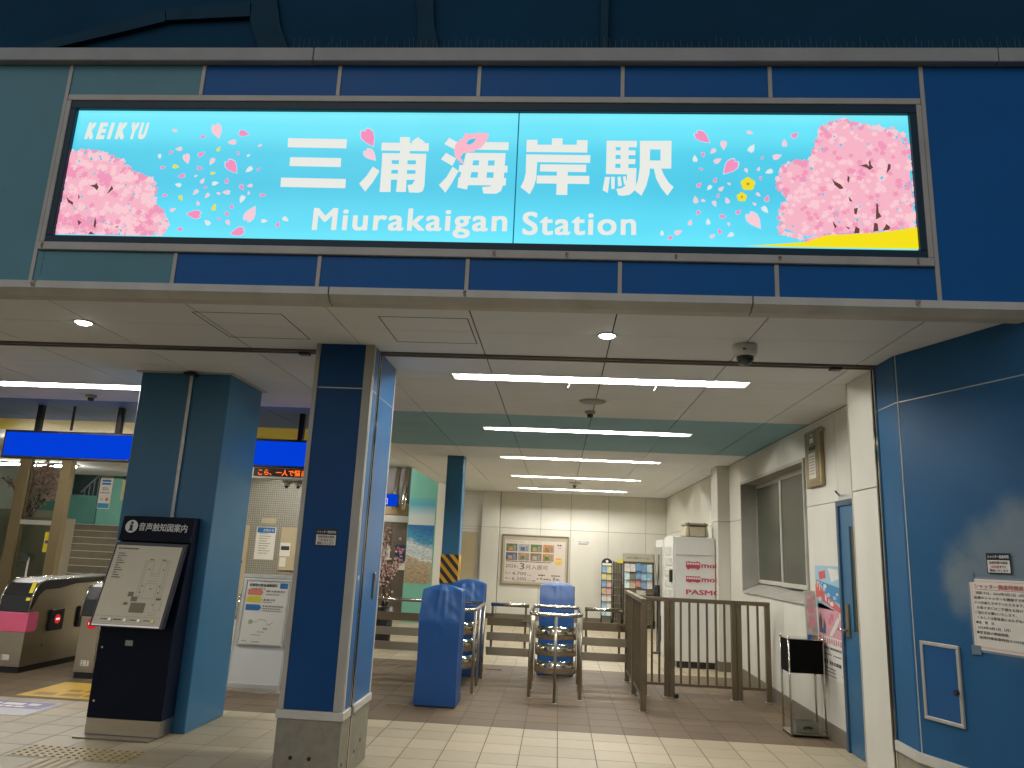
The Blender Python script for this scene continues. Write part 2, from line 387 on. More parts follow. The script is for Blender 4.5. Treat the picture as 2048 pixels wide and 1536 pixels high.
# ================================================================== FACADE
YF = 4.06
fa = thing('station_facade', 'blue and teal panelled fascia band of the station front around the lit sign', 'facade', (0, YF, 2.9))
B().box(-9, 6, YF+.05, YF+.10, 2.93, 4.50).part('backing', dark_gap, fa)
ZB0, ZB1, ZT0, ZT1 = 2.955, 3.155, 4.215, 4.43
for zz0, zz1 in ((ZB0, ZB1), (ZT0, ZT1)):
    for i, (x0, x1) in enumerate(zip([-3.2085, -2.33, -1.4515, -.573, .3055, 1.184], [-2.33, -1.4515, -.573, .3055, 1.184, 2.0625])):
        B().box(x0+.012, x1-.012, YF, YF+.028, zz0, zz1, bev=.002).part('panel', teal_p if i == 0 else blue_d, fa)
        if i: B().box(x0-.0125, x0+.0125, YF-.006, YF+.026, zz0, zz1, bev=.002).part('mullion', alu, fa)
B().box(-9, -4.10, YF, YF+.028, ZB0, ZT1, bev=.002).part('panel', teal_p, fa)
B().box(-4.087, -3.221, YF, YF+.028, ZB0, ZT1, bev=.002).part('panel', teal_p, fa)
B().box(2.075, 2.94, YF, YF+.028, ZB0, ZT1, bev=.002).part('panel', blue_d, fa)
B().box(2.955, 6, YF, YF+.028, ZB0, ZT1, bev=.002).part('panel', blue_d, fa)
for x in (-4.094, 2.948): B().box(x-.006, x+.006, YF+.004, YF+.027, ZB0, ZT1).part('mullion', dark_gap, fa)
for x, ang in ((-3.2085, 0), (2.0625, 0)):
    B().box(x-.0125, x+.0125, YF-.007, YF+.025, ZB0, ZT1, bev=.002).part('mullion', alu, fa)
for x0, x1 in ((-9, -4.5), (-4.495, -1.62), (-1.615, 2.49), (2.495, 6)):
    B().box(x0, x1, YF-.05, YF+.06, ZT1+.002, 4.525, bev=.004).part('top_trim', M('top_trim_paint', (.33, .33, .31), .55, var=.15), fa)
b = B().box(-3.19, 2.045, YF-.012, YF+.024, 4.172, 4.213, bev=.003); b.part('sign_surround_top', alu, fa)
b = B().box(-3.19, 2.045, YF-.02, YF+.023, 3.158, 3.208, bev=.003); b.part('sign_surround_bottom', alu, fa)
b = B().box(-3.193, -3.163, YF-.013, YF+.022, 3.21, 4.171, bev=.003); b.part('sign_surround_side', alu, fa)
b = B().box(2.018, 2.047, YF-.013, YF+.022, 3.21, 4.171, bev=.003); b.part('sign_surround_side', alu, fa)
for x0, x1 in ((-9, -4.1), (-4.095, -1.37), (-1.365, 1.04), (1.045, 6)):   # drip lip under the panels
    pr = [(YF-.035, 2.952), (YF-.035, 2.908), (YF+.02, 2.872), (YF+.095, 2.872), (YF+.095, 2.90), (YF+.10, 2.952)]
    B().prism([(x0, y, z) for y, z in pr], (x1-x0-.004, 0, 0)).part('drip_trim', trim_w, fa)
# rust runs below the sign corners
b = B()
random.seed(3)
def stain(b, x, z1, z0, w_, yy):
    n = 7; L_ = [(x-w_*(1-.15*i/n)*random.uniform(.5, 1), z1+(z0-z1)*i/n) for i in range(n+1)]; R_ = [(x+w_*(1-.15*i/n)*random.uniform(.5, 1), z1+(z0-z1)*i/n) for i in range(n+1)]
    for i in range(n): b.poly([(L_[i][0], yy, L_[i][1]), (R_[i][0], yy, R_[i][1]), (R_[i+1][0], yy, R_[i+1][1]), (L_[i+1][0], yy, L_[i+1][1])])
for x, z1, z0, w_, yy in ((-3.165, 3.208, 3.165, .011, YF-.0225), (-3.155, 3.15, 3.00, .003, YF-.0015), (-3.16, 2.95, 2.912, .022, YF-.0365), (1.93, 2.95, 2.912, .016, YF-.0365), (1.955, 3.205, 3.165, .010, YF-.0225),
                          (-.575, 2.95, 2.91, .012, YF-.0365), (1.2, 3.2, 3.17, .012, YF-.0225), (.0, 3.2, 3.165, .014, YF-.0225), (-.42, 3.2, 3.165, .014, YF-.0225), (.62, 3.2, 3.17, .01, YF-.0225)):
    stain(b, x, z1, z0, w_, yy)
b.part('rust_stain', rust, fa)
# bird spikes
sp = thing('bird_spike_strip', 'row of thin wire bird spikes along the top of the fascia', 'bird spikes', (-1.8, YF, 4.525))
spm = B().tube([(0, 0, 0), (0, 0, .11)], .0011, n=4).mesh('spike', M('spike_wire', (.10, .13, .16), .5, .3), (0, 0, 0))
B().box(-1.9, 2.75, YF-.012, YF+.012, 4.526, 4.531).part('strip', grey_p, sp)
random.seed(5)
for k in range(128):
    o = bpy.data.objects.new('spike', spm); COL.objects.link(o); o.parent = sp
    o.location = (.02+k*.0358+random.uniform(-.006, .006), random.uniform(-.008, .008), .004); o.rotation_euler = (random.uniform(-.25, .1), random.uniform(-.09, .09), 0); o.scale = (1, 1, random.uniform(.6, 1.05))
# roof and the upper storey behind it
B().box(-9, 6, YF+.11, 7.0, 4.44, 4.50).top('canopy_roof', M('roof_sheet', (.05, .055, .06), .8), 'flat grey canopy roof behind the fascia band', 'roof')
up_ = thing('upper_storey', 'dark blue upper storey wall with faint grey struts above the fascia', 'building', (0, 7.0, 4.5))
upm = M('upper_wall', (.008, .05, .095), .85, var=.25, vscale=.6, spec=.1)
B().box(-16, 12, 7.0, 7.3, 4.4, 12).part('wall', upm, up_)
upg = M('upper_strut', (.016, .055, .085), .8, var=.25, spec=.1)
def strut(pts, d=.05):
    P = [at(x, y, Y=6.94) for x, y in pts]; B().prism(P, (0, d, 0)).part('strut', upg, up_)
strut([(30, 112), (130, 90), (250, 62), (330, 42), (330, 20), (250, 38), (130, 72), (20, 100)])
strut([(332, 40), (500, 32), (500, 4), (420, 8), (332, 18)], .05)
strut([(500, 40), (520, 108), (580, 108), (560, 50), (552, -10), (505, -10)])
strut([(832, 108), (880, 108), (868, 50), (866, -10), (830, -10), (836, 40)])
B().box(.28, .36, 6.9, 6.99, 4.5, 12).part('joint_cover', upg, up_)

# ================================================================== LIT STATION SIGN
sg = thing('station_sign', 'long backlit cyan station name sign with cherry trees and white lettering', 'sign', (-.57, YF, 3.21))
FL, FR_, FB, FT = -3.148, 1.995, 3.272, 4.138
frame_m = M('sign_box_dark', (.010, .038, .058), .4, var=.1, spec=.25)
b = B(); yo0, yo1 = YF-.006, YF+.045
b.box(-3.163, 2.018, yo0, yo1, 4.118, 4.172, bev=.003); b.box(-3.163, 2.018, yo0, yo1, 3.209, 3.257, bev=.003)
b.box(-3.163, -3.125, yo0, yo1, 3.257, 4.118, bev=.003); b.box(1.98, 2.018, yo0, yo1, 3.257, 4.118, bev=.003); b.part('frame', frame_m, sg)
YS = YF+.022
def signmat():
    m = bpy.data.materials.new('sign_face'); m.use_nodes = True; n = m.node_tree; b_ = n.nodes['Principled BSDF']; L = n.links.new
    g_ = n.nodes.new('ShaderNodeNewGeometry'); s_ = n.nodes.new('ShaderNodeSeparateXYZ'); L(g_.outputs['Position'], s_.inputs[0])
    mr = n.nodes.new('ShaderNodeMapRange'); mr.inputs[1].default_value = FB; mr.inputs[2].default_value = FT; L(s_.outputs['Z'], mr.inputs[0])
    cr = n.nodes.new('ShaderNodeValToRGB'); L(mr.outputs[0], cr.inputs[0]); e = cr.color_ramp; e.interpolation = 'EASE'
    e.elements[0].position = 0; e.elements[0].color = (*c(98, 228, 250), 1); e.elements[1].position = 1; e.elements[1].color = (*c(122, 238, 252), 1)  # uneven backlight, bright edges and dim middle, painted into the ramp
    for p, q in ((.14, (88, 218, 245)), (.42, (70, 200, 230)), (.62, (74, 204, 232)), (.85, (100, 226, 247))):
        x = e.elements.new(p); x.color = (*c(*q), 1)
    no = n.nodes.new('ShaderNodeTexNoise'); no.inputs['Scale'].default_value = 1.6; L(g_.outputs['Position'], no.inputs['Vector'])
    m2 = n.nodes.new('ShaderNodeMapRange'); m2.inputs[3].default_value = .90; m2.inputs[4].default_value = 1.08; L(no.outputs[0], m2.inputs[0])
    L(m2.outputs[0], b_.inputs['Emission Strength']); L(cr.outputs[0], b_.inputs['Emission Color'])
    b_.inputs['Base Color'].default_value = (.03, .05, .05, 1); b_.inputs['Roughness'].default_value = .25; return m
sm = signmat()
XD = at(1030, 400, Y=YS).x
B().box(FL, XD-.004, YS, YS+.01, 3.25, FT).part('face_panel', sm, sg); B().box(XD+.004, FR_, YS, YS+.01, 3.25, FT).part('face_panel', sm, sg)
B().box(XD-.0035, XD+.0035, YS+.002, YS+.012, FB, FT).part('panel_joint', E_('joint_glow', (25, 120, 145), .8), sg)
def crop(ox, oy, s): return lambda x, y: at(ox+x/s, oy+y/s, Y=YS)
C1, C2, C3, C4 = crop(0, 80, 2.8443), crop(550, 190, 3.5727), crop(1000, 190, 3.572), crop(1350, 100, 2.8438)
def clampv(p, lvl): return Vector((min(max(p.x, FL+.001), FR_-.001), YS-.001-.0001*lvl, min(max(p.z, FB+.001), FT-.001)))
letter = E_('sign_letter_white', (236, 238, 232), .98)
def strokes(name, cf, polys):
    b = B()
    for i, q in enumerate(polys): b.poly([clampv(cf(*p), 20+i) for p in q])
    b.part(name, letter, sg)
strokes('kanji_three', C2, [[(95, 310), (515, 318), (510, 383), (92, 375)], [(110, 446), (474, 453), (470, 517), (105, 509)], [(45, 592), (508, 602), (503, 668), (40, 658)]])
strokes('kanji_shore', C2, [[(700, 513), (748, 545), (700, 625), (645, 692), (602, 635), (655, 580)], [(895, 302), (966, 303), (965, 348), (893, 348)], [(978, 333), (1022, 303), (1074, 341), (1040, 352), (985, 348)],
    [(765, 342), (1100, 347), (1098, 404), (760, 398)], [(895, 396), (963, 398), (962, 424), (893, 424)], [(770, 417), (838, 418), (826, 695), (748, 695)],
    [(1010, 422), (1082, 423), (1068, 655), (1058, 685), (1030, 700), (998, 700), (1003, 600)], [(948, 645), (982, 641), (998, 612), (1068, 640), (1055, 690), (1030, 700), (958, 698)],
    [(893, 417), (951, 420), (936, 695), (866, 694)], [(768, 417), (1082, 423), (1080, 470), (765, 467)], [(830, 495), (1010, 498), (1008, 540), (828, 537)], [(828, 564), (1010, 566), (1008, 609), (826, 607)]])
strokes('kanji_sea', C2, [[(1245, 308), (1308, 342), (1285, 390), (1210, 352)], [(1222, 415), (1295, 455), (1268, 508), (1187, 462)], [(1270, 515), (1312, 545), (1262, 635), (1218, 700), (1172, 645), (1225, 590)],
    [(1420, 337), (1670, 340), (1668, 396), (1410, 392)], [(1372, 415), (1648, 418), (1645, 470), (1365, 468)], [(1365, 420), (1424, 420), (1402, 565), (1372, 678), (1302, 662), (1330, 560)],
    [(1318, 503), (1662, 508), (1660, 556), (1312, 551)], [(1312, 591), (1652, 595), (1648, 649), (1306, 645)], [(1575, 418), (1648, 418), (1632, 640), (1615, 688), (1580, 708), (1490, 706), (1480, 660), (1540, 655), (1556, 640)], [(1464, 418), (1530, 418), (1511, 596), (1448, 594)]])
strokes('kanji_coast', C3, [[(192, 322), (268, 322), (268, 357), (370, 357), (372, 312), (447, 312), (446, 357), (548, 357), (550, 324), (626, 325), (623, 413), (188, 408)],
    [(188, 426), (646, 432), (643, 487), (266, 481), (258, 600), (240, 660), (212, 711), (147, 660), (172, 610), (184, 560)], [(288, 497), (616, 500), (614, 553), (285, 548)], [(264, 577), (638, 580), (637, 638), (261, 633)], [(408, 500), (486, 500), (480, 716), (402, 715)]])
strokes('kanji_station', C3, [[(762, 328), (828, 330), (822, 566), (757, 566)], [(762, 328), (978, 330), (976, 375), (762, 372)], [(800, 397), (968, 398), (967, 432), (800, 430)], [(800, 458), (968, 460), (965, 495), (800, 493)], [(757, 522), (975, 524), (972, 570), (757, 566)],
    [(862, 330), (920, 330), (916, 545), (860, 545)], [(908, 545), (974, 545), (970, 640), (955, 690), (925, 715), (880, 722), (845, 718), (830, 672), (870, 668), (895, 650), (906, 600)],
    [(750, 587), (785, 588), (770, 702), (733, 682)], [(793, 587), (820, 587), (818, 672), (796, 674)], [(840, 587), (862, 586), (870, 650), (843, 656)], [(878, 585), (898, 583), (903, 640), (886, 644)],
    [(1000, 330), (1073, 332), (1068, 560), (1045, 650), (1010, 722), (957, 680), (985, 610), (998, 520)], [(1000, 330), (1225, 330), (1224, 392), (1000, 390)], [(1147, 330), (1225, 330), (1222, 528), (1145, 526)],
    [(1060, 470), (1224, 472), (1222, 528), (1060, 528)], [(1098, 526), (1150, 526), (1170, 575), (1205, 630), (1240, 660), (1195, 722), (1150, 665), (1115, 600)]])
def sign_text(name, body, p0, p1, h, bold, shear=0.0):
    a, z = at(*p0, Y=YS), at(*p1, Y=YS); a.y = z.y = YS-.0025
    u = (z-a).normalized(); b = B(); put_text(b, body, a, u, UZ, h=h, wd=(z-a).length, bold=bold, shear=shear, res=5, sp=1.13); b.part(name, letter, sg)
sign_text('latin_name', 'Miurakaigan', (622, 474.5), (1013, 477.5), .188, .022)
sign_text('latin_station', 'Station', (1044, 470.5), (1272, 470.8), .148, .022)
b = B()
for ch, x0_, x1_ in (('K', 480, 530), ('E', 545, 592), ('I', 608, 628), ('K', 652, 706), ('Y', 725, 772), ('U', 780, 826)):
    a_, z_ = C1(x0_, 565), C1(x1_, 565); a_.y = YS-.0025; put_text(b, ch, a_, UX, UZ, h=.116, wd=(z_.x-a_.x)*.97, bold=.075, shear=.12, res=4)
b.part('operator_name', letter, sg)
pl_m = [E_('petal_light', (250, 204, 216), 1.0), E_('petal_pink', (246, 146, 192), 1.0), E_('petal_white', (226, 236, 234), 1.0), E_('petal_yellow', (240, 222, 50), 1.0), E_('petal_rim', (190, 225, 240), 1.0)]
pk = {'L': 0, 'P': 1, 'W': 2, 'Y': 3}
def petal(b, cen, ln, ang, m, lvl, wid=.62):
    sh = [(.5, 0), (.3, .2), (.05, .42), (-.2, .5), (-.42, .36), (-.5, .16), (-.38, 0), (-.5, -.16), (-.42, -.36), (-.2, -.5), (.05, -.42), (.3, -.2)]
    ca, sa = math.cos(ang), math.sin(ang)
    for k, mm, l2 in ((1.16, 4, 0), (1.0, m, 1)):
        P = [Vector((cen.x+(x*ca-y*wid*sa)*ln*k, 0, cen.z+(x*sa+y*wid*ca)*ln*k)) for x, y in sh]
        b.poly([clampv(p, lvl+l2) for p in P], mm)
PET1 = '993,515,30,L 1152,552,30,P 1236,520,90,L 1388,533,60,P 1320,582,48,L 1478,602,25,L 1245,621,30,Y 1018,621,38,L 972,642,28,P 910,664,30,W 1148,650,42,P 1355,645,24,P 1416,658,22,W 1064,678,60,L 1207,694,44,L 930,726,30,P 1003,722,36,Y 1140,731,34,P 1322,724,95,P 1418,740,44,W 1473,737,24,P 1215,760,28,Y 1035,776,40,P 1118,776,20,L 1155,803,34,L 1293,803,34,P 1228,818,38,W 1016,827,36,W 1170,842,22,P 1378,842,38,P 1423,832,32,L 1115,870,38,L 1290,870,42,L 1181,890,34,L 1245,876,24,L 1418,873,22,L 1499,886,34,P 944,887,30,P 1033,903,34,Y 1380,910,46,W 1130,932,28,L 1222,955,38,Y 1322,950,30,P 989,970,34,L 1430,992,95,L 1106,996,80,P 1296,995,32,P 1183,1042,42,W 1252,1022,22,P 1302,1044,36,L 1508,1034,36,W 1585,1053,34,P 1629,1025,40,W 1028,1080,34,P 1354,1097,80,P'
PET2 = '158,498,100,P 276,543,56,L 215,577,40,L 160,597,32,P 113,618,42,W 243,630,46,L 312,668,110,P 426,471,36,L 436,560,54,W 497,614,22,P 622,530,46,L 681,486,48,P 581,608,52,L 405,688,30,L 475,678,26,L 533,694,44,W 145,678,24,P 228,741,32,P 486,733,24,P 137,769,36,P 194,786,36,W 263,791,36,L 305,763,22,L 244,830,26,P 116,854,44,L 161,860,26,L 224,878,38,L 295,858,38,L 473,826,30,L 522,847,42,P 449,878,24,L 511,912,48,W 130,930,34,P 360,924,36,P 271,951,38,P 85,984,36,L 187,979,38,W 305,996,24,L 450,975,110,L 252,1034,34,P 18,1040,46,L 212,1062,34,L 313,1056,40,W -75,1044,32,W -30,1073,34,P'
ANG = {(1236, 520): -70, (1388, 533): -15, (1322, 724): -50, (1430, 992): 65, (1106, 996): 175, (1354, 1097): 200, (158, 498): -40, (312, 668): 230, (450, 975): -55, (276, 543): -90, (436, 560): 60}
random.seed(11)
for src, cf in ((PET1, C1), (PET2, C4)):
    i = 0
    for t in src.split():
        x, y, s, k = t.split(','); x, y, s = int(x), int(y), int(s); i += 1
        p = cf(x, y); ln = (cf(x+s, y)-p).length; b = B()
        petal(b, p, ln, R(ANG.get((x, y), random.uniform(0, 360))), pk[k], 2+2*i); b.part('petal', pl_m, sg)
b = B(); petal(b, C2(672, 312), (C2(672+148, 312)-C2(672, 312)).length, R(-60), 1, 60); b.part('petal', pl_m, sg)
b = B(); petal(b, C2(685, 435), (C2(795, 435)-C2(685, 435)).length, R(-45), 0, 62); b.part('petal', pl_m, sg)
for x, y, s in ((412, 768, 80), (377, 842, 56)):
    b = B(); p = C4(x, y); ln = (C4(x+s, y)-p).length
    for k in range(5):
        a = R(90+72*k); q = Vector((p.x+math.cos(a)*ln*.27, 0, p.z+math.sin(a)*ln*.27)); b.poly([clampv(q+Vector((math.cos(R(t)), 0, math.sin(R(t))))*ln*.27, 120+k) for t in range(0, 360, 40)], 0)
    b.poly([clampv(p+Vector((math.cos(R(t)), 0, math.sin(R(t))))*ln*.13, 130) for t in range(0, 360, 60)], 1)
    b.part('yellow_flower', [pl_m[3], E_('flower_centre', (190, 165, 30), 1)], sg)
b = B(); b.poly([clampv(C2(*p), 70) for p in [(1530, 285), (1525, 310), (1500, 350), (1470, 385), (1428, 400), (1425, 412), (1375, 415), (1345, 430), (1335, 460), (1342, 482), (1362, 502), (1325, 487), (1300, 462), (1285, 435), (1282, 400), (1290, 360), (1320, 325), (1345, 315), (1365, 273), (1395, 285), (1450, 275), (1500, 278)]])
b.poly([clampv(C2(*p), 72) for p in [(1368, 352), (1385, 328), (1412, 318), (1438, 318), (1420, 345), (1388, 362)]], 1)
b.poly([clampv(C2(*p), 73) for p in [(1325, 455), (1345, 425), (1362, 418), (1348, 445), (1340, 465)]], 1); b.part('fish_print', [E_('fish_pink', (250, 186, 204), 1), E_('fish_eye_blue', (70, 200, 230), 1)], sg)
bl_m = [E_('print_pink_a', (247, 182, 200), 1), E_('print_pink_b', (251, 203, 212), 1), E_('print_pink_c', (241, 155, 186), 1), E_('print_bark', (110, 74, 66), .9), E_('print_sky', (92, 205, 232), 1)]
def inside(P, x, y):
    r = False; j = len(P)-1
    for i in range(len(P)):
        if (P[i][1] > y) != (P[j][1] > y) and x < (P[j][0]-P[i][0])*(y-P[i][1])/(P[j][1]-P[i][1])+P[i][0]: r = not r
        j = i
    return r
def blossom_tree(cf, O, twigs, seed):
    random.seed(seed); b = B()
    cx = sum(p[0] for p in O)/len(O); cyy = sum(p[1] for p in O)/len(O)
    b.poly([clampv(cf(cx+(x-cx)*.95, cyy+(y-cyy)*.95), 1) for x, y in O], 0)
    xs = [p[0] for p in O]; ys_ = [p[1] for p in O]; n = 0
    def flower(x, y, s, m, lvl):
        p = cf(x, y); a0 = random.uniform(0, 72); P = []; ln = (cf(x+s, y)-p).length
        for k in range(20):
            a = R(a0+18*k); rr = ln*(.5, .44, .28, .44)[k % 4] if True else ln; P.append(clampv(p+Vector((math.cos(a), 0, math.sin(a)))*rr, lvl))
        b.poly(P, m)
    for i in range(len(O)):            # ragged edge
        (x0, y0), (x1, y1) = O[i], O[(i+1) % len(O)]; k = max(1, int(math.hypot(x1-x0, y1-y0)/16))
        for j in range(k):
            t = (j+random.random())/k; flower(x0+(x1-x0)*t+random.uniform(-9, 9), y0+(y1-y0)*t+random.uniform(-9, 9), random.uniform(26, 44), random.choice((0, 1, 2, 2)), 2+(n % 9)); n += 1
    while n < 520:
        x, y = random.uniform(min(xs), max(xs)), random.uniform(min(ys_), max(ys_))
        if not inside(O, x, y): continue
        v = noise.noise(Vector((x/110, y/90, seed))); m = 1 if v > .08 else 2 if v < -.25 else random.choice((0, 1, 0, 2))
        flower(x, y, random.uniform(26, 46), m, 12+n % 40); n += 1
    for k in range(34):
        while True:
            x, y = random.uniform(min(xs), max(xs)), random.uniform(min(ys_), max(ys_))
            if inside(O, x, y): break
        rq = random.uniform(4, 10); q = [(x+rq*math.cos(R(a_))*random.uniform(.5, 1.2), y+rq*math.sin(R(a_))*random.uniform(.5, 1.4)) for a_ in (0, 70, 150, 210, 290)]; b.poly([clampv(cf(*p), 54) for p in q], 4)
    for tw in twigs: b.poly([clampv(cf(*p), 56) for p in tw], 3)
    b.part('cherry_tree_print', bl_m, sg)
TW = [[(1050, 660), (1085, 652), (1102, 665), (1098, 640), (1108, 628), (1112, 655), (1125, 672), (1105, 686), (1085, 672)], [(1200, 705), (1210, 650), (1225, 655), (1222, 680)], [(888, 730), (905, 750), (940, 768), (958, 790), (935, 795), (905, 770)], [(980, 715), (992, 730), (986, 760), (977, 745)],
      [(1142, 875), (1152, 880), (1156, 925), (1172, 950), (1140, 968)], [(1015, 905), (1038, 900), (1030, 940), (1018, 935)], [(985, 835), (998, 850), (1008, 868), (990, 862)], [(1125, 1035), (1130, 985), (1150, 990), (1155, 1032)], [(1178, 1030), (1200, 992), (1222, 1010), (1215, 1026)], [(1015, 1045), (1025, 1005), (1048, 1020), (1046, 1045)], [(895, 975), (918, 1005), (910, 1018), (900, 1000)], [(965, 1005), (995, 1015), (985, 1022)]]
OR = [(580, 730), (640, 650), (760, 630), (800, 560), (840, 450), (940, 400), (1040, 422), (1160, 445), (1270, 462), (1325, 530), (1345, 560), (1385, 1015), (1150, 1045), (870, 1058), (740, 1078), (600, 1030), (592, 940), (640, 840), (588, 770)]
blossom_tree(C4, OR, TW, 21)
OL = [(395, 650), (480, 628), (600, 658), (700, 695), (735, 750), (850, 795), (885, 850), (860, 930), (925, 980), (948, 1045), (915, 1108), (600, 1112), (300, 1105), (345, 880)]
blossom_tree(C1, OL, [[(515, 830), (545, 825), (552, 815), (565, 840), (555, 858), (540, 842)], [(612, 878), (640, 830), (648, 850), (625, 870)], [(380, 890), (395, 910), (420, 925), (418, 942), (390, 925)], [(535, 1060), (545, 1010), (552, 1040), (545, 1075)], [(445, 1025), (468, 1040), (450, 1058)], [(505, 1110), (520, 1090), (540, 1110)], [(450, 880), (458, 895), (448, 912)], [(655, 1068), (680, 1058), (670, 1070)]], 22)
b = B(); b.poly([clampv(C4(*p), 60) for p in [(400, 1124), (560, 1108), (740, 1095), (860, 1056), (1000, 1050), (1150, 1042), (1385, 1010), (1392, 1140), (400, 1130)]]); b.part('yellow_hill_print', E_('print_yellow', (246, 226, 30), 1), sg)

# ================================================================== FRONT PILLAR
pi = thing('entrance_pillar', 'square navy clad pillar with beige edge strips between the two entrances', 'pillar', (-1.557, 5.43, 0))
PX0, PX1, PY0, PY1 = -1.767, -1.347, 5.07, 5.80
B().box(PX0+.02, PX1-.02, PY0+.02, PY1-.02, .30, ZC).part('core', dark_gap, pi)
B().box(PX0+.034, PX1-.064, PY0+.004, PY0+.018, .452, 2.576, bev=.001).part('front_panel', blue_n, pi)
B().box(PX0+.034, PX1-.064, PY0+.004, PY0+.018, 2.584, ZC, bev=.001).part('front_panel', blue_n, pi)
B().box(PX0+.034, PX1-.064, PY0+.006, PY0+.016, 2.5765, 2.5835).part('joint_strip', alu_l, pi)
B().box(PX0, PX0+.032, PY0, PY0+.04, .45, ZC, bev=.002).part('edge_strip', alu, pi)
B().box(PX1-.062, PX1, PY0, PY0+.03, .45, ZC, bev=.002).part('edge_strip', alu, pi)
B().box(PX0, PX0+.018, PY0+.042, PY1, .45, ZC).part('side_panel', blue_d, pi)
for y0, y1 in ((PY0+.047, 5.248), (5.318, PY1-.018)):
    B().box(PX1-.014, PX1-.002, y0, y1, .452, 2.576, bev=.001).part('side_panel', blue_l, pi); B().box(PX1-.014, PX1-.002, y0, y1, 2.584, ZC, bev=.001).part('side_panel', blue_l, pi)
    B().box(PX1-.013, PX1-.004, y0, y1, 2.5765, 2.5835).part('joint_strip', alu_l, pi)
B().box(PX1-.016, PX1+.003, PY0+.032, PY0+.045, .45, ZC, bev=.002).part('edge_bead', white_p, pi)
B().box(PX1-.016, PX1+.003, PY1-.016, PY1+.002, .45, ZC, bev=.002).part('edge_bead', white_p, pi)
b = B(); b.box(PX1-.012, PX1+.004, 5.25, 5.268, 0, ZC, bev=.002); b.box(PX1-.012, PX1+.004, 5.298, 5.316, 0, ZC, bev=.002); b.part('shutter_rail', chrome, pi)
B().box(PX1-.03, PX1-.014, 5.268, 5.298, 0, ZC).part('rail_slot', dark_gap, pi)
b = B(); b.box(PX0-.012, PX1+.012, PY0-.012, 5.248, .395, .449, bev=.004); b.box(PX0-.012, PX1+.012, 5.32, PY1+.012, .395, .449, bev=.004); b.part('base_cap', trim_w, pi)
b = B(); b.box(PX0-.002, PX1+.001, PY0-.003, 5.248, 0, .394, bev=.003); b.box(PX0, PX1+.001, 5.32, PY1, 0, .394, bev=.003); b.part('stone_base', concrete, pi)
for x in (-1.655, -1.535): B().disc((x, PY0-.0035, .165), UX, UZ, .013, (0, -.002, 0), n=16).part('bolt_hole', dark_gap, pi)
for y, z in ((5.45, .13), (5.6, .17), (5.15, .12)): B().disc((PX1+.0015, y, z), UY, UZ, .012, (.002, 0, 0), n=16).part('bolt_hole', dark_gap, pi)
b = B(); b.box(PX1-.001, PX1+.012, 5.60, 5.635, 1.12, 1.31, bev=.003); b.part('key_switch_plate', steel, pi)
B().box(PX1+.013, PX1+.016, 5.606, 5.629, 1.25, 1.30).part('switch_label', ink_org, pi)
B().box(PX1-.001, PX1+.004, 5.16, 5.19, 1.27, 1.30).part('white_tag', white_p, pi)
def shutter_notice(name, org, u, n_, label):
    nt_ = thing(name, label, 'notice', tuple(org)); v = UZ; wd, ht = .148, .112
    u = Vector(u).normalized(); nr = u.cross(v)
    P = lambda x, y, o: Vector(org)+u*x+v*y+nr*o
    B().prism([P(0, 0, .003), P(wd, 0, .003), P(wd, ht, .003), P(0, ht, .003)], -nr*.002).part('plate', black_p, nt_)
    b = B(); rect(b, org, u, v, .006, .006, wd-.012, ht*.60, 0, .0034); b.part('white_field', paper, nt_)
    b = B(); put_text(b, 'シャッター開扉時間', P(.010, ht*.74, .0036), u, v, h=.018, wd=wd-.02, bold=.01)
    b.part('heading', white_t, nt_)
    b = B(); put_text(b, '始発列車の発車', P(.018, ht*.46, .0040), u, v, h=.0165, wd=wd-.036, bold=.012); put_text(b, '10分前', P(.026, ht*.27, .0040), u, v, h=.0165, wd=.05, bold=.012, m=1)
    put_text(b, 'までに', P(.08, ht*.27, .0040), u, v, h=.0155, wd=.042, bold=.012); put_text(b, '開扉いたします', P(.018, ht*.08, .0040), u, v, h=.0165, wd=wd-.036, bold=.012); b.part('message', [ink, ink_red], nt_)
shutter_notice('shutter_notice', (-1.638, PY0+.004, 1.487), UX, None, 'small black and white shutter hours notice on the front of the navy pillar')

# ================================================================== LEFT COLUMN
lc = thing('steel_blue_column', 'broad steel blue painted column with a pale conduit standing behind the map kiosk', 'column', (-3.27, 6.5, 0))
B().box(-3.665, -2.867, 6.14, 6.84, 0, ZC, bev=.006).part('shaft', steelblue, lc)
B().box(-3.70, -2.835, 6.11, 6.875, ZC-.012, ZC-.001).part('ceiling_collar', trim_w, lc)
b = B(); cxp = at(385, 745, Y=6.12).x; b.tube([(cxp, 6.12, .5), (cxp, 6.12, 2.86), (cxp, 6.125, 2.89)], .014, n=10); b.part('conduit', white_p, lc)
B().box(cxp-.05, cxp+.05, 6.06, 6.139, 2.862, 2.886, bev=.004).part('conduit_box', dark_m, lc)

# ================================================================== MAP KIOSK
kk = thing('tactile_map_kiosk', 'black information kiosk with slanted tactile station map in front of the steel blue column', 'kiosk', (-3.26, 5.95, 0))
B().box(-3.575, -2.985, 5.82, 6.10, 0, .012, bev=.002).part('floor_plate', M('dark_steel_plate', (.22, .19, .14), .35, .8), kk)
B().box(-3.55, -2.965, 5.925, 6.12, .013, .128, bev=.002).part('plinth', steel, kk)
B().prism([(-3.55, 5.925, .13), (-3.55, 6.125, .13), (-3.55, 6.125, 1.655), (-3.55, 6.05, 1.655), (-3.55, 5.945, .9), (-3.55, 5.925, .82)][::-1], (.59, 0, 0)).part('cabinet', navy, kk)
hd0, hd1 = Vector((-3.555, 5.985, 1.455)), Vector((-3.555, 6.02, 1.655))
hu = UX; hv = (hd1-hd0).normalized(); hn = hu.cross(hv)
hdr = B().prism([hd0, hd0+UX*.60, hd1+UX*.60, hd1], (0, .06, 0), bev=.003).part('header', navy, kk)
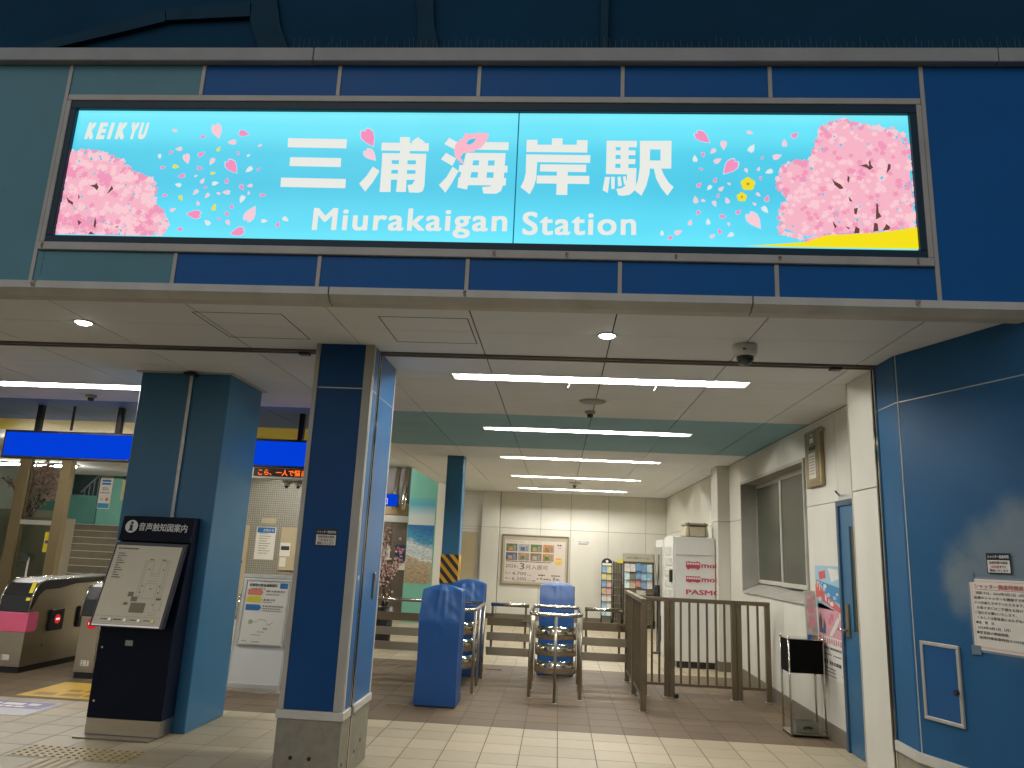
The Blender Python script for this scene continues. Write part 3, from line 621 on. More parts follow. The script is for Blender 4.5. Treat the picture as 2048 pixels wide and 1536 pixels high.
b = B(); b.disc(hd0+hu*.085+hv*.115+hn*.002, hu, hv, .052, hn*.001); b.part('info_disc', white_t, hdr)
b = B(); cc = hd0+hu*.085+hv*.115+hn*.004; b.disc(cc+hv*.028, hu, hv, .012); 
for q in ((-.012, -.034, .024, .046), (-.018, .006, .012, .008), (-.02, -.036, .04, .009)): rect(b, cc, hu, hv, *q, 0, .0002*(1+abs(q[0])*50))
b.part('info_letter', ink, hdr)
b = B(); put_text(b, '音声触知図案内', hd0+hu*.148+hv*.083+hn*.002, hu, hv, h=.066, wd=.405, bold=.012, res=4); b.part('heading', white_t, hdr)
bd0, bd1 = Vector((-3.575, 5.80, .805)), Vector((-3.56, 5.975, 1.445)); bv = (bd1-bd0); BH = bv.length; bv.normalize(); bn = UX.cross(bv); BW = .585
bo = B().prism([bd0, bd0+UX*BW, bd0+UX*BW+bv*BH, bd0+bv*BH], (0, .045, 0), bev=.004).part('map_board', M('kiosk_frame', (.02, .02, .03), .3), kk)
map_face = M('kiosk_map_plate', (.72, .66, .50), .5, var=.03, spec=.2)
b = B(); rect(b, bd0, UX, bv, .02, .022, BW-.045, BH-.05, 0, .002); b.part('map_plate', map_face, bo)
b = B(); rect(b, bd0, UX, bv, .02, .008, BW-.045, .012, 0, .003); b.part('lower_edge', chrome, bo)
b = B(); o0 = bd0+bn*.0035
def ln_(x0, y0, x1, y1, t=.0016):
    d = Vector((x1-x0, y1-y0, 0)); k = d.length; n2 = Vector((-d.y, d.x, 0))/k*t/2
    b.poly([o0+UX*(x+s*n2.x)+bv*(y+s*n2.y) for x, y, s in ((x0, y0, -1), (x1, y1, -1), (x1, y1, 1), (x0, y0, 1))])
for path in ([(.30, .24), (.30, .52), (.37, .52), (.37, .40), (.43, .40), (.43, .52), (.50, .52), (.50, .24), (.45, .24), (.45, .34), (.35, .34), (.35, .24), (.30, .24)], [(.318, .25), (.318, .505), (.352, .505)], [(.48, .25), (.48, .505), (.448, .505)], [(.27, .225), (.47, .225), (.47, .14), (.52, .14), (.52, .20)], [(.38, .40), (.38, .42), (.42, .42)], [(.02, .083), (.555, .083)], [(.365, .36), (.435, .36)], [(.44, .12), (.50, .12), (.50, .10), (.44, .10), (.44, .12)]):
    for (x0, y0), (x1, y1) in zip(path, path[1:]): ln_(x0, y0, x1, y1)
b.part('map_lines', ink_grey, bo)
b = B()
for q in ((.28, .115, .12, .075), (.27, .20, .05, .035), (.235, .235, .045, .035), (.47, .215, .04, .016), (.22, .17, .035, .02)): rect(b, bd0, UX, bv, *q, 0, .0042)
b.part('map_blocks', M('map_brown', (.22, .185, .12), .5), bo)
b = B()
for x, y in ((.345, .45), (.46, .45), (.33, .32), (.40, .30), (.47, .32), (.325, .27), (.47, .27), (.455, .18)): b.disc(bd0+UX*x+bv*y+bn*.0048, UX, bv, .0055, n=8)
bars(b, bd0, UX, bv, [(.04, .605, .17, .008)]+[(.055, .585-.019*i, .03+.02*(i*7 % 3), .006) for i in range(1, 12)]+[(.08, .055, .05, .007), (.18, .055, .07, .007), (.31, .055, .05, .007), (.42, .055, .05, .007), (.33, .525, .03, .006), (.43, .525, .03, .006)], off=.0048); b.part('map_print', ink, bo)
for i, x in enumerate((.155, .275, .385, .495)):
    B().disc(bd0+UX*x+bv*.056+bn*.003, UX, bv, .012, bn*.008, n=18).part('push_button', chrome if i < 3 else M('brass', (.5, .38, .16), .25, 1), bo)
b = B(); b.box(-3.33, -3.27, 5.921, 5.924, .66, .70); b.part('speaker_grille', grey_p, kk)
for x, z in ((-3.51, .64), (-3.51, .25)): B().disc((x, 5.9245, z), UX, UZ, .009, (0, -.004, 0), n=12).part('lock', chrome, kk)

# ================================================================== WHITEBOARD WITH POSTER
wb = thing('whiteboard_stand', 'leaning whiteboard holding the emergency evacuation poster beside the steel blue column', 'whiteboard', (-3.06, 8.0, 0))
w0 = Vector((-3.33, 7.93, .03)); wu = UX; wv = Vector((0, .13, 1.10)).normalized(); wn = wu.cross(wv); WW, WH = .545, 1.13
B().prism([w0, w0+wu*WW, w0+wu*WW+wv*WH, w0+wv*WH], -wn*.02).part('board', white_p, wb)
b = B()
for x, y, ww, hh in ((0, 0, WW, .045), (0, WH-.04, WW, .04), (-.008, .0, .012, WH), (WW-.004, 0, .012, WH)):
    b.prism([w0+wu*x+wv*y+wn*.006, w0+wu*(x+ww)+wv*y+wn*.006, w0+wu*(x+ww)+wv*(y+hh)+wn*.006, w0+wu*x+wv*(y+hh)+wn*.006], -wn*.03, bev=.003)
b.part('metal_edge', alu_l, wb)
for x in (.03, WW-.05): B().prism([w0+wu*x-wn*.02, w0+wu*(x+.02)-wn*.02, w0+wu*(x+.02)+wv*WH*.9-wn*.02, w0+wu*x+wv*WH*.9-wn*.02], (0, .02, 0)).part('rear_leg', alu, wb)
B().tube([w0+wu*(-.03)+wv*.66-wn*.04, w0+wu*(-.03)+wv*.92-wn*.05], .012).part('handle', chrome, wb)
p0 = w0+wu*.035+wv*.415+wn*.012; PW, PH = .49, .66
b = B(); q = .018
for x, y, ww, hh in ((0, 0, PW, q), (0, PH-q, PW, q), (0, q, q, PH-2*q), (PW-q, q, q, PH-2*q)):
    b.prism([p0+wu*x+wv*y+wn*.012, p0+wu*(x+ww)+wv*y+wn*.012, p0+wu*(x+ww)+wv*(y+hh)+wn*.012, p0+wu*x+wv*(y+hh)+wn*.012], -wn*.012, bev=.003)
fr_ = b.part('poster_frame', alu_l, wb)
b = B(); rect(b, p0, wu, wv, q, q, PW-2*q, PH-2*q, 0, .004); b.part('poster_sheet', paper, fr_)
b = B(); put_text(b, '災害時の緊急避難場所', p0+wu*.045+wv*.585+wn*.006, wu, wv, h=.034, wd=.30, bold=.02)
rect(b, p0, wu, wv, .375, .575, .085, .055, 3, .006)
for y, m in ((.50, 1), (.425, 2), (.345, 3)):
    P_ = lambda x, yy: p0+wu*x+wv*yy+wn*.006
    b.poly([P_(.04, y), P_(.185, y), P_(.205, y+.03), P_(.185, y+.06), P_(.04, y+.06)], m)
bars(b, p0, wu, wv, [(.235, .535, .20, .018), (.235, .505, .15, .01), (.22, .445, .12, .02), (.22, .425, .09, .01), (.22, .385, .22, .014), (.22, .362, .2, .01), (.22, .34, .21, .01), (.07, .56, .16, .01), (.05, .035, .05, .008), (.16, .03, .08, .008)], m=4, off=.0065)
pts = [(.12, .22), (.16, .235), (.18, .22), (.20, .25), (.24, .255), (.285, .24), (.30, .20), (.33, .21), (.36, .245)]
for (x0, y0), (x1, y1) in zip(pts, pts[1:]): b.poly([p0+wu*x0+wv*y0+wn*.0065, p0+wu*x1+wv*y1+wn*.0065, p0+wu*x1+wv*(y1+.005)+wn*.0065, p0+wu*x0+wv*(y0+.005)+wn*.0065], 4)
b.disc(p0+wu*.115+wv*.23+wn*.0062, wu, wv, .025, m=5, n=14); bars(b, p0, wu, wv, [(.26, .16, .05, .012), (.14, .10, .1, .006), (.2, .13, .08, .006)], m=4, off=.0065)
b.part('poster_print', [ink, ink_org, ink_yel, ink_blue, ink_grey, M('map_green', (.38, .42, .26), .6)], fr_)

# ================================================================== SHUTTER TRACK, CEILING FITTINGS
tk = thing('shutter_track', 'dark steel roller shutter track crossing the entrance ceiling', 'shutter track', (0, 5.29, ZC))
b = B(); b.box(-12, 2.2, 5.252, 5.275, ZC-.016, ZC+.01); b.box(-12, 2.2, 5.305, 5.328, ZC-.016, ZC+.01); b.part('lip', M('track_bronze', (.17, .15, .12), .5, .4), tk)
B().box(-12, 2.2, 5.275, 5.305, ZC+.004, ZC+.01).part('slot', dark_gap, tk)
for x in (-1.93, 1.93): B().box(x-.04, x+.04, 5.262, 5.318, ZC-.034, ZC-.0165, bev=.003).part('stopper', dark_m, tk)
def trough(y0, y1, x0, x1, z, zt):
    pass
FIXL = ['nearest ceiling tube light over the right hall entrance', 'second ceiling tube light, set in the teal ceiling band', 'third ceiling tube light, in the middle of the right hall', 'fourth ceiling tube light towards the far wall', 'farthest ceiling tube light by the end wall']
def recessed(x0, x1, y, label, group, hooks=False):
    t = thing('ceiling_light', label, 'ceiling light', ((x0+x1)/2, y, ZC), group)
    b = B(); z0, z1 = ZC, ZC+.085; a, e = x0+.004, x1-.004; n0, n1 = y-.096, y+.096; xm = (x0+x1)/2
    b.poly([(a, n0, z0), (a+.09, n0+.055, z1), (e-.09, n0+.055, z1), (e, n0, z0)]); b.poly([(a, n1, z0), (a+.09, n1-.055, z1), (e-.09, n1-.055, z1), (e, n1, z0)])
    b.poly([(a, n0, z0), (a, n1, z0), (a+.09, n1-.055, z1), (a+.09, n0+.055, z1)]); b.poly([(e, n0, z0), (e, n1, z0), (e-.09, n1-.055, z1), (e-.09, n0+.055, z1)])
    b.poly([(a+.09, n0+.055, z1), (e-.09, n0+.055, z1), (e-.09, n1-.055, z1), (a+.09, n1-.055, z1)]); b.part('reflector', M('reflector_white', (.82, .80, .74), .4, var=.03), t)
    b = B()
    for q in ((a-.008, e+.008, n0-.008, n0), (a-.008, e+.008, n1, n1+.008), (a-.008, a, n0, n1), (e, e+.008, n0, n1)): b.box(*q, ZC-.006, ZC-.0005)
    b.part('rim', white_p, t)
    for u0, u1 in ((a+.13, xm-.004), (xm+.004, e-.13)): B().tube([(u0, y, ZC+.034), (u1, y, ZC+.034)], .0155, n=10).part('tube', tube_m, t)
    if hooks:
        for x in (.05, .76): B().tube([(x, n1+.004, ZC-.003), (x+.005, n1+.02, ZC-.02), (x-.004, n1+.03, ZC-.035), (x-.012, n1+.028, ZC-.045)], .003, n=5).part('hook', white_p, t)
for i, y in enumerate(FIXY): recessed(FX0, FX1, y, FIXL[i], 'tube lights in the right hall ceiling', i == 0)
recessed(LX0, LX1, LY, 'long tube light running to the steel blue column at the left edge', 'tube lights in the left hall ceiling')
def surf_light(x0, x1, y, label, ZC=ZC):
    t = thing('ceiling_light', label, 'ceiling light', ((x0+x1)/2, y, ZC))
    B().box(x0, x1, y-.07, y+.07, ZC-.03, ZC-.0005, bev=.006).part('housing', white_p, t)
    n = 2
    for k in range(n):
        a = x0+(x1-x0)*k/n+.03; e = x0+(x1-x0)*(k+1)/n-.03
        B().tube([(a, y, ZC-.05), (e, y, ZC-.05)], .0155, n=10).part('tube', tube_m, t)
surf_light(-12.2, -10.2, 15.25, 'tube light seen through the glass partition above the stairs')
surf_light(-6.3, -3.9, 14.6, 'added unseen tube light in the raised ceiling bay before the mosaic wall', 3.26)  # lamp added out of view behind the pillar to brighten the paid area
surf_light(-8.6, -6.2, 11.2, 'added unseen tube light above the far ends of the ticket gates')  # extra lamp hidden by the blue sign, added to light the left side
for x, y, lb in ((-3.27, 4.69, 'round downlight in the soffit at the left above the kiosk'), (.275, 4.68, 'round downlight in the soffit above the right hall entrance')):
    t = thing('downlight', lb, 'downlight', (x, y, ZC), 'soffit downlights')
    B().lathe([(.058, ZC-.0005), (.066, ZC-.004), (.063, ZC-.008), (.052, ZC-.007), (.050, ZC-.002)], x, y, n=28).part('rim', white_p, t)
    B().lathe([(.0495, ZC-.003), (.047, ZC-.010), (.03, ZC-.019), (.008, ZC-.022)], x, y, n=24).part('lens', down_m, t)
dc = thing('dome_camera', 'white and black dome security camera under the soffit near the right corner', 'camera', (1.187, 4.83, ZC))
B().lathe([(.078, ZC-.001), (.082, ZC-.012), (.080, ZC-.055), (.070, ZC-.075), (.060, ZC-.080)], 1.187, 4.83, n=32).part('housing', white_p, dc)
B().lathe([(.057, ZC-.079), (.055, ZC-.10), (.042, ZC-.122), (.022, ZC-.134), (.003, ZC-.138)], 1.187, 4.83, n=28).part('dome', M('smoked_dome', (.02, .02, .02), .06, spec=.8), dc)
B().box(1.155, 1.175, 4.748, 4.752, ZC-.05, ZC-.042).part('marker', black_p, dc)
for x, y, lb in ((.278, 6.81, 'round flat ceiling speaker behind the nearest tube light'), (.30, 14.85, 'round flat ceiling speaker near the far wall')):
    t = thing('ceiling_speaker', lb, 'speaker', (x, y, ZC)); B().lathe([(.12, ZC-.0005), (.122, ZC-.008), (.112, ZC-.014), (.05, ZC-.017), (.01, ZC-.018)], x, y, n=32).part('grille', grey_p, t)
    B().lathe([(.128, ZC-.0003), (.128, ZC-.006), (.121, ZC-.006)], x, y, n=32).part('rim', white_p, t)
for x, y, lb in ((.278, 7.33, 'smoke detector on the hall ceiling just before the teal band'), (.30, 15.35, 'smoke detector on the ceiling near the far wall'), (-4.9, 7.35, 'small smoke detector beside the left tube light')):
    t = thing('smoke_detector', lb, 'smoke detector', (x, y, ZC)); B().lathe([(.052, ZC-.0005), (.055, ZC-.01), (.05, ZC-.022), (.034, ZC-.03)], x, y, n=24).part('base', grey_p, t)
    B().lathe([(.030, ZC-.03), (.030, ZC-.052), (.022, ZC-.062), (.004, ZC-.064)], x, y, n=20).part('sensor', dark_m, t)

# ================================================================== RIGHT BLUE WALL (curved)
plan = [(2.20, 5.285), (2.20, 5.0), (2.2575, 4.85), (2.315, 4.70), (2.3725, 4.55), (2.43, 4.40), (2.4875, 4.25), (2.545, 4.10), (2.60, 3.96), (2.72, 3.86), (2.9, 3.82), (6.0, 3.82)]
def smooth(P):
    out = []
    for i in range(len(P)-1):
        p0_, p1, p2, p3 = [Vector((*P[max(0, min(len(P)-1, k))], 0)) for k in (i-1, i, i+1, i+2)]
        for k in range(5):
            t = k/5; out.append(.5*((2*p1)+(-p0_+p2)*t+(2*p0_-5*p1+4*p2-p3)*t*t+(-p0_+3*p1-3*p2+p3)*t**3))
    out.append(Vector((*P[-1], 0))); return out
curve = [Vector((*plan[0], 0))]+smooth(plan[1:])
def offs(P, d):
    o = []
    for i, p in enumerate(P):
        t = (P[min(i+1, len(P)-1)]-P[max(i-1, 0)]).normalized(); o.append(p+Vector((t.y, -t.x, 0))*d)
    return o
def band(P, din, dout, z0, z1, name, mat, parent, bevel=False):
    A, C = offs(P, dout), offs(P, din); b = B()
    ra = [[b.bm.verts.new((p.x, p.y, z)) for z in (z0, z1)] for p in A]; rc = [[b.bm.verts.new((p.x, p.y, z)) for z in (z0, z1)] for p in C]
    for i in range(len(P)-1):
        for q in ((ra[i][0], ra[i+1][0], ra[i+1][1], ra[i][1]), (rc[i][1], rc[i+1][1], rc[i+1][0], rc[i][0]), (ra[i][1], ra[i+1][1], rc[i+1][1], rc[i][1]), (rc[i][0], rc[i+1][0], ra[i+1][0], ra[i][0])):
            f = b.bm.faces.new(q); f.smooth = False
    for k in (0, -1): b.bm.faces.new([ra[k][0], ra[k][1], rc[k][1], rc[k][0]])
    return b.part(name, mat, parent)
rw = thing('curved_blue_wall', 'curved blue wall with a pale cloud at the right edge', 'wall', (2.4, 4.6, 0))
def cloudmat():
    m = bpy.data.materials.new('blue_cloud_paint'); m.use_nodes = True; n = m.node_tree; L = n.links.new; b_ = n.nodes['Principled BSDF']
    g_ = n.nodes.new('ShaderNodeNewGeometry'); no = n.nodes.new('ShaderNodeTexNoise'); no.inputs['Scale'].default_value = 3.2; no.inputs['Detail'].default_value = 6; L(g_.outputs['Position'], no.inputs['Vector'])
    sub = n.nodes.new('ShaderNodeVectorMath'); sub.operation = 'SUBTRACT'; L(no.outputs['Color'], sub.inputs[0]); sub.inputs[1].default_value = (.5, .5, .5)
    sca = n.nodes.new('ShaderNodeVectorMath'); sca.operation = 'SCALE'; sca.inputs['Scale'].default_value = .30; L(sub.outputs[0], sca.inputs[0])
    ad = n.nodes.new('ShaderNodeVectorMath'); ad.operation = 'ADD'; L(g_.outputs['Position'], ad.inputs[0]); L(sca.outputs[0], ad.inputs[1])
    prev = None
    for (cx, cy_, cz, rr) in ((2.43, 4.38, 1.55, .34), (2.34, 4.58, 1.46, .24), (2.47, 4.28, 1.66, .30), (2.44, 4.36, 1.28, .24)):
        d = n.nodes.new('ShaderNodeVectorMath'); d.operation = 'DISTANCE'; L(ad.outputs[0], d.inputs[0]); d.inputs[1].default_value = (cx, cy_, cz)
        mr = n.nodes.new('ShaderNodeMapRange'); mr.interpolation_type = 'SMOOTHSTEP'; mr.inputs[1].default_value = rr*1.1; mr.inputs[2].default_value = rr*.4; L(d.outputs['Value'], mr.inputs[0])
        if prev is None: prev = mr
        else:
            mm = n.nodes.new('ShaderNodeMath'); mm.operation = 'MAXIMUM'; L(prev.outputs[0], mm.inputs[0]); L(mr.outputs[0], mm.inputs[1]); prev = mm
    mi = n.nodes.new('ShaderNodeMix'); mi.data_type = 'RGBA'; L(prev.outputs[0], mi.inputs[0]); mi.inputs[6].default_value = (.018, .095, .21, 1); mi.inputs[7].default_value = (.17, .225, .26, 1)
    mlt = n.nodes.new('ShaderNodeMapRange'); mlt.inputs[3].default_value = .85; mlt.inputs[4].default_value = 1.12; L(no.outputs[0], mlt.inputs[0])
    vm = n.nodes.new('ShaderNodeVectorMath'); vm.operation = 'SCALE'; L(mi.outputs[2], vm.inputs[0]); L(mlt.outputs[0], vm.inputs['Scale']); L(vm.outputs[0], b_.inputs['Base Color'])
    b_.inputs['Roughness'].default_value = .5; b_.inputs['Specular IOR Level'].default_value = .15; return m
cm = cloudmat(); ZS = 2.58
i0 = min(range(len(curve)), key=lambda i: (curve[i]-Vector((2.204, 4.985, 0))).length)
segA, segB = curve[:i0+1], curve[i0:]
for seg in (segA, segB):
    sg2 = [p.copy() for p in seg]
    t0 = (sg2[1]-sg2[0]).normalized(); sg2[0] += t0*.003; t1 = (sg2[-1]-sg2[-2]).normalized(); sg2[-1] -= t1*.003
    band(sg2, -.04, 0, .445, ZS-.004, 'panel', cm, rw); band(sg2, -.04, 0, ZS+.004, ZC-.001, 'panel', cm, rw)
band(curve, -.03, -.003, ZS-.004, ZS+.004, 'joint_strip', alu_l, rw)
p = curve[i0]; B().box(p.x-.002, p.x+.02, p.y-.004, p.y+.004, .445, ZC-.001).part('joint_strip', alu_l, rw)
band(curve, -.05, .022, .39, .444, 'base_cap', trim_w, rw); band(curve, -.05, .008, 0, .389, 'stone_base', concrete, rw)
b = B(); b.box(2.188, 2.20, 5.286, 5.302, 0, ZC-.001); b.box(2.188, 2.20, 5.328, 5.345, 0, ZC-.001); b.part('shutter_rail', chrome, rw); B().box(2.199, 2.215, 5.302, 5.328, 0, ZC-.001).part('rail_slot', dark_gap, rw)
def on_curve(px, py):
    """point and frame on the curved wall where a photo pixel meets it"""
    best = None
    for i in range(len(curve)-1):
        a, e = curve[i], curve[i+1]; d = at(px, py, Y=1.0)-Vector((0, 0, CAM_H)); den = d.x*(e.y-a.y)-d.y*(e.x-a.x)
        if abs(den) < 1e-9: continue
        s = (a.x*(e.y-a.y)-a.y*(e.x-a.x))/den; q = d*s
        tt = ((q.x-a.x)*(e.x-a.x)+(q.y-a.y)*(e.y-a.y))/((e-a).length_squared)
        if -.01 <= tt <= 1.01 and s > 0 and best is None: best = (q+Vector((0, 0, CAM_H)), (e-a).normalized())
    return best
hp, hu2 = on_curve(1852, 1437); nn = hu2.cross(UZ)
hq, _ = on_curve(1932, 1450); hw = ((hq-hp).to_2d()).length; hu2 = Vector((hq.x-hp.x, hq.y-hp.y, 0)).normalized(); nn = hu2.cross(UZ)
hz0 = hp.z; hz1 = on_curve(1845, 1281)[0].z; hh = hz1-hz0
ht = thing('access_hatch', 'small framed blue access hatch with a black lock low on the curved wall', 'hatch', tuple(hp))
ho = hp+nn*.012
b = B(); q = .022
for x, y, ww, h2 in ((0, 0, hw, q), (0, hh-q, hw, q), (0, q, q, hh-2*q), (hw-q, q, q, hh-2*q)):
    b.prism([ho+hu2*x+UZ*y, ho+hu2*(x+ww)+UZ*y, ho+hu2*(x+ww)+UZ*(y+h2), ho+hu2*x+UZ*(y+h2)], -nn*.03, bev=.003)
b.part('frame', alu, ht)
b = B(); rr = ho-nn*.006; b.prism([rr+hu2*q+UZ*q, rr+hu2*(hw-q)+UZ*q, rr+hu2*(hw-q)+UZ*(hh-q), rr+hu2*q+UZ*(hh-q)], -nn*.02); b.part('door', blue_w, ht)
lk = ho+hu2*(hw-.03)+UZ*(hh*.42); B().disc(lk+nn*.0, hu2, UZ, .016, nn*.012, n=16).part('lock', black_p, ht); B().disc(lk+nn*.0125, hu2, UZ, .005, nn*.002, n=10).part('keyhole', chrome, ht)
sp_, su = on_curve(1980, 1147); s2, _ = on_curve(2020, 1150); su = Vector((s2.x-sp_.x, s2.y-sp_.y, 0)).normalized()
shutter_notice('shutter_notice', sp_+su.cross(UZ)*.004-su*.01, su, None, 'small black and white shutter hours notice on the curved blue wall')
np_, _ = on_curve(1952, 1298); n2, _ = on_curve(2040, 1310); nu = Vector((n2.x-np_.x, n2.y-np_.y, 0)).normalized(); nno = nu.cross(UZ)
ntc = thing('shutter_change_notice', 'laminated paper notice with red heading taped to the curved blue wall', 'notice', tuple(np_)); nw, nh = .56, .385
no_ = np_+nno*.004; P_ = lambda x, y, o=0: no_+nu*x+UZ*y+nno*o
b = B(); b.prism([P_(-.012, -.012), P_(nw+.012, -.012), P_(nw+.012, nh+.012), P_(-.012, nh+.012)], -nno*.002); b.part('laminate', M('laminate_film', (.20, .25, .28), .3), ntc)
b = B(); rect(b, no_, nu, UZ, 0, 0, nw, nh, 0, .0012); b.part('sheet', paper, ntc)
b = B()
for q in ((.012, .012, nw-.024, .0016), (.012, .017, nw-.024, .0012), (.012, nh-.013, nw-.024, .0016), (.012, .012, .0016, nh-.024), (nw-.0136, .012, .0016, nh-.024)): rect(b, no_, nu, UZ, *q, 2, .0018)
put_text(b, 'シャッター開扉時間変更のお知らせ', P_(.03, nh-.052, .002), nu, UZ, h=.025, wd=.48, bold=.015, m=1)
rect(b, no_, nu, UZ, .03, nh-.058, .48, .0018, 1, .002)
for k, (x, s, ww) in enumerate(((.035, '当駅では、2024年4月1日（月）から駅出入口に', .47), (.022, '設置のシャッターを開扉する時間を始発列車発車', .49), (.022, 'の10分前とさせていただきます。', .30), (.035, 'お客さまにはご不便をお掛けいたしますがご理解', .475), (.022, 'ご協力をお願いいたします。', .25), (.035, 'くわしくは駅係員におたずねください。', .36), (.022, '●変　更　日', .11), (.03, '2024年4月1日（月）', .20), (.022, '●変更後の開扉時間', .19), (.035, '始発列車発車時刻の10分前　～　終車まで', .43), (.40, '京 急', .075))):
    put_text(b, s, P_(x, nh-.084-.0268*k, .002), nu, UZ, h=.0165 if k != 10 else .02, wd=ww, bold=.006, res=1)
b.part('print', [ink, ink_red, ink_org], ntc)
b = B(); tape = M('clear_tape', (.14, .20, .25), .3)
for x, y in ((-.03, nh-.02), (-.022, -.03)): b.prism([P_(x, y, .003), P_(x+.06, y+.002, .003), P_(x+.06, y+.052, .003), P_(x, y+.05, .003)], -nno*.001)
b.part('tape', tape, ntc)

# ================================================================== RIGHT HALL WALL
XW = 2.50
hw_ = thing('right_hall_wall', 'cream panelled wall along the right side of the ticket hall', 'wall', (XW, 9, 0))
B().box(XW+.02, XW+.10, 5.80, 7.80, 0, ZC).part('backing', wall_g, hw_); B().box(XW+.02, XW+.10, 10.58, 18.4, 0, ZC).part('backing', wall_g, hw_)
B().box(XW+.02, XW+.10, 7.80, 10.58, 0, 1.12).part('backing', wall_g, hw_); B().box(XW+.02, XW+.10, 7.80, 10.58, 2.58, ZC).part('backing', wall_g, hw_)
def wpan(y0, y1, z0, z1): B().box(XW, XW+.018, y0+.003, y1-.003, z0+.003, z1-.003, bev=.0015).part('panel', wall_w, hw_)
WS = 2.08
for y0, y1 in ((5.9, 6.95), (6.95, 7.82)): wpan(y0, y1, WS, ZC)
wpan(6.95, 7.82, .13, WS)
for y0, y1 in zip((7.82, 8.77, 9.66, 10.56), (8.77, 9.66, 10.56)): wpan(y0, y1, 2.585, ZC); wpan(y0, y1, .13, 1.115)
for y0, y1 in zip((10.56, 11.3, 11.75, 12.7, 13.6, 14.5, 15.4, 16.3, 17.2), (11.3, 11.75, 12.7, 13.6, 14.5, 15.4, 16.3, 17.2, 17.9)): wpan(y0, y1, .13, WS); wpan(y0, y1, WS, ZC)
B().box(XW-.012, XW+.017, 6.95, 17.9, 0, .128, bev=.002).part('baseboard', baseb, hw_)
ps = thing('wall_pilaster', 'cream boxed pilaster halfway along the right hall wall beside the white machine', 'pilaster', (2.41, 11.5, 0))
B().box(2.325, 2.498, 11.3, 11.74, .13, WS-.003, bev=.003).part('shaft', wall_w, ps); B().box(2.325, 2.498, 11.3, 11.74, WS+.003, ZC-.001, bev=.003).part('shaft', wall_w, ps); B().box(2.315, 2.487, 11.29, 11.75, 0, .127).part('baseboard', baseb, ps)
pn = thing('entrance_wall_end', 'cream wall end between the blue door and the curved blue wall', 'wall', (2.3, 5.6, 0))
B().box(2.205, 2.6, 5.35, 5.83, 0, 2.058, bev=.003).part('panel', wall_w, pn); B().box(2.205, 2.6, 5.35, 5.83, 2.064, ZC-.001, bev=.003).part('panel', wall_w, pn); B().box(2.2, 2.215, 5.826, 5.836, 0, ZC-.001).part('edge_bead', alu_l, pn)
# window
wi = thing('frosted_window', 'frosted sliding window in a deep aluminium frame on the right hall wall', 'window', (XW, 9.2, 1.12))
WY0, WY1, WZ0, WZ1 = 7.83, 10.545, 1.12, 2.58; D_ = .26
b = B(); t_ = .035
b.box(XW-.02, XW+D_, WY0, WY0+t_, WZ0, WZ1); b.box(XW-.02, XW+D_, WY1-t_, WY1, WZ0, WZ1); b.box(XW-.02, XW+D_, WY0+t_, WY1-t_, WZ1-t_, WZ1)
b.prism([(XW-.02, WY0+t_, WZ0), (XW+D_, WY0+t_, WZ0), (XW+D_, WY0+t_, WZ0+.14), (XW-.02, WY0+t_, WZ0+.02)][::-1], (0, WY1-WY0-2*t_, 0)); b.part('frame', alu, wi)
ym = WY0+(WY1-WY0)*.52
for (a, e), xo in (((WY0+t_, ym+.03), .14), ((ym-.03, WY1-t_), .18)):
    b = B(); q = .05; z0, z1 = WZ0+.13, WZ1-t_
    for y0, y1, zz0, zz1 in ((a, e, z0, z0+q), (a, e, z1-q, z1), (a, a+q, z0+q, z1-q), (e-q, e, z0+q, z1-q)): b.box(XW+xo, XW+xo+.03, y0, y1, zz0, zz1, bev=.003)
    s_ = b.part('sash', alu_l, wi); b = B().box(XW+xo+.012, XW+xo+.018, a+q, e-q, z0+q, z1-q); b.part('pane', frost, s_)
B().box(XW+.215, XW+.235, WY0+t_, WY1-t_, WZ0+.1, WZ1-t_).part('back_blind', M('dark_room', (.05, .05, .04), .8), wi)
# cabinet
cb = thing('control_cabinet', 'flat brass coloured control cabinet mounted high beside the window', 'cabinet', (XW, 7.4, 2.25))
B().box(XW-.045, XW, 7.24, 7.67, 2.255, 2.81, bev=.006).part('box', M('bronze_panel', (.34, .27, .15), .28, .8, var=.08), cb)
B().box(XW-.0465, XW-.0455, 7.265, 7.645, 2.28, 2.785).part('door_seam', M('bronze_panel2', (.38, .30, .17), .22, .85, var=.08), cb)
b = B(); b.box(XW-.049, XW-.047, 7.36, 7.55, 2.33, 2.58); b.part('paper_label', paper, cb)
b = B(); b.box(XW-.050, XW-.047, 7.40, 7.50, 2.68, 2.725); b.box(XW-.050, XW-.047, 7.42, 7.46, 2.745, 2.765); b.part('meter_window', white_p, cb)
for k in range(5): B().box(XW-.051, XW-.047, 7.37+.036*k, 7.392+.036*k, 2.61, 2.645).part('switch', dark_m, cb)
B().box(XW-.04, XW-.01, 7.18, 7.238, 2.76, 2.785).part('bracket', steel, cb)
b = B(); bars(b, (XW-.0495, 7.54, 2.34), -UY, UZ, [(.01, .2-.028*i, .15, .012) for i in range(7)], off=.001); b.part('label_print', ink_grey, cb)
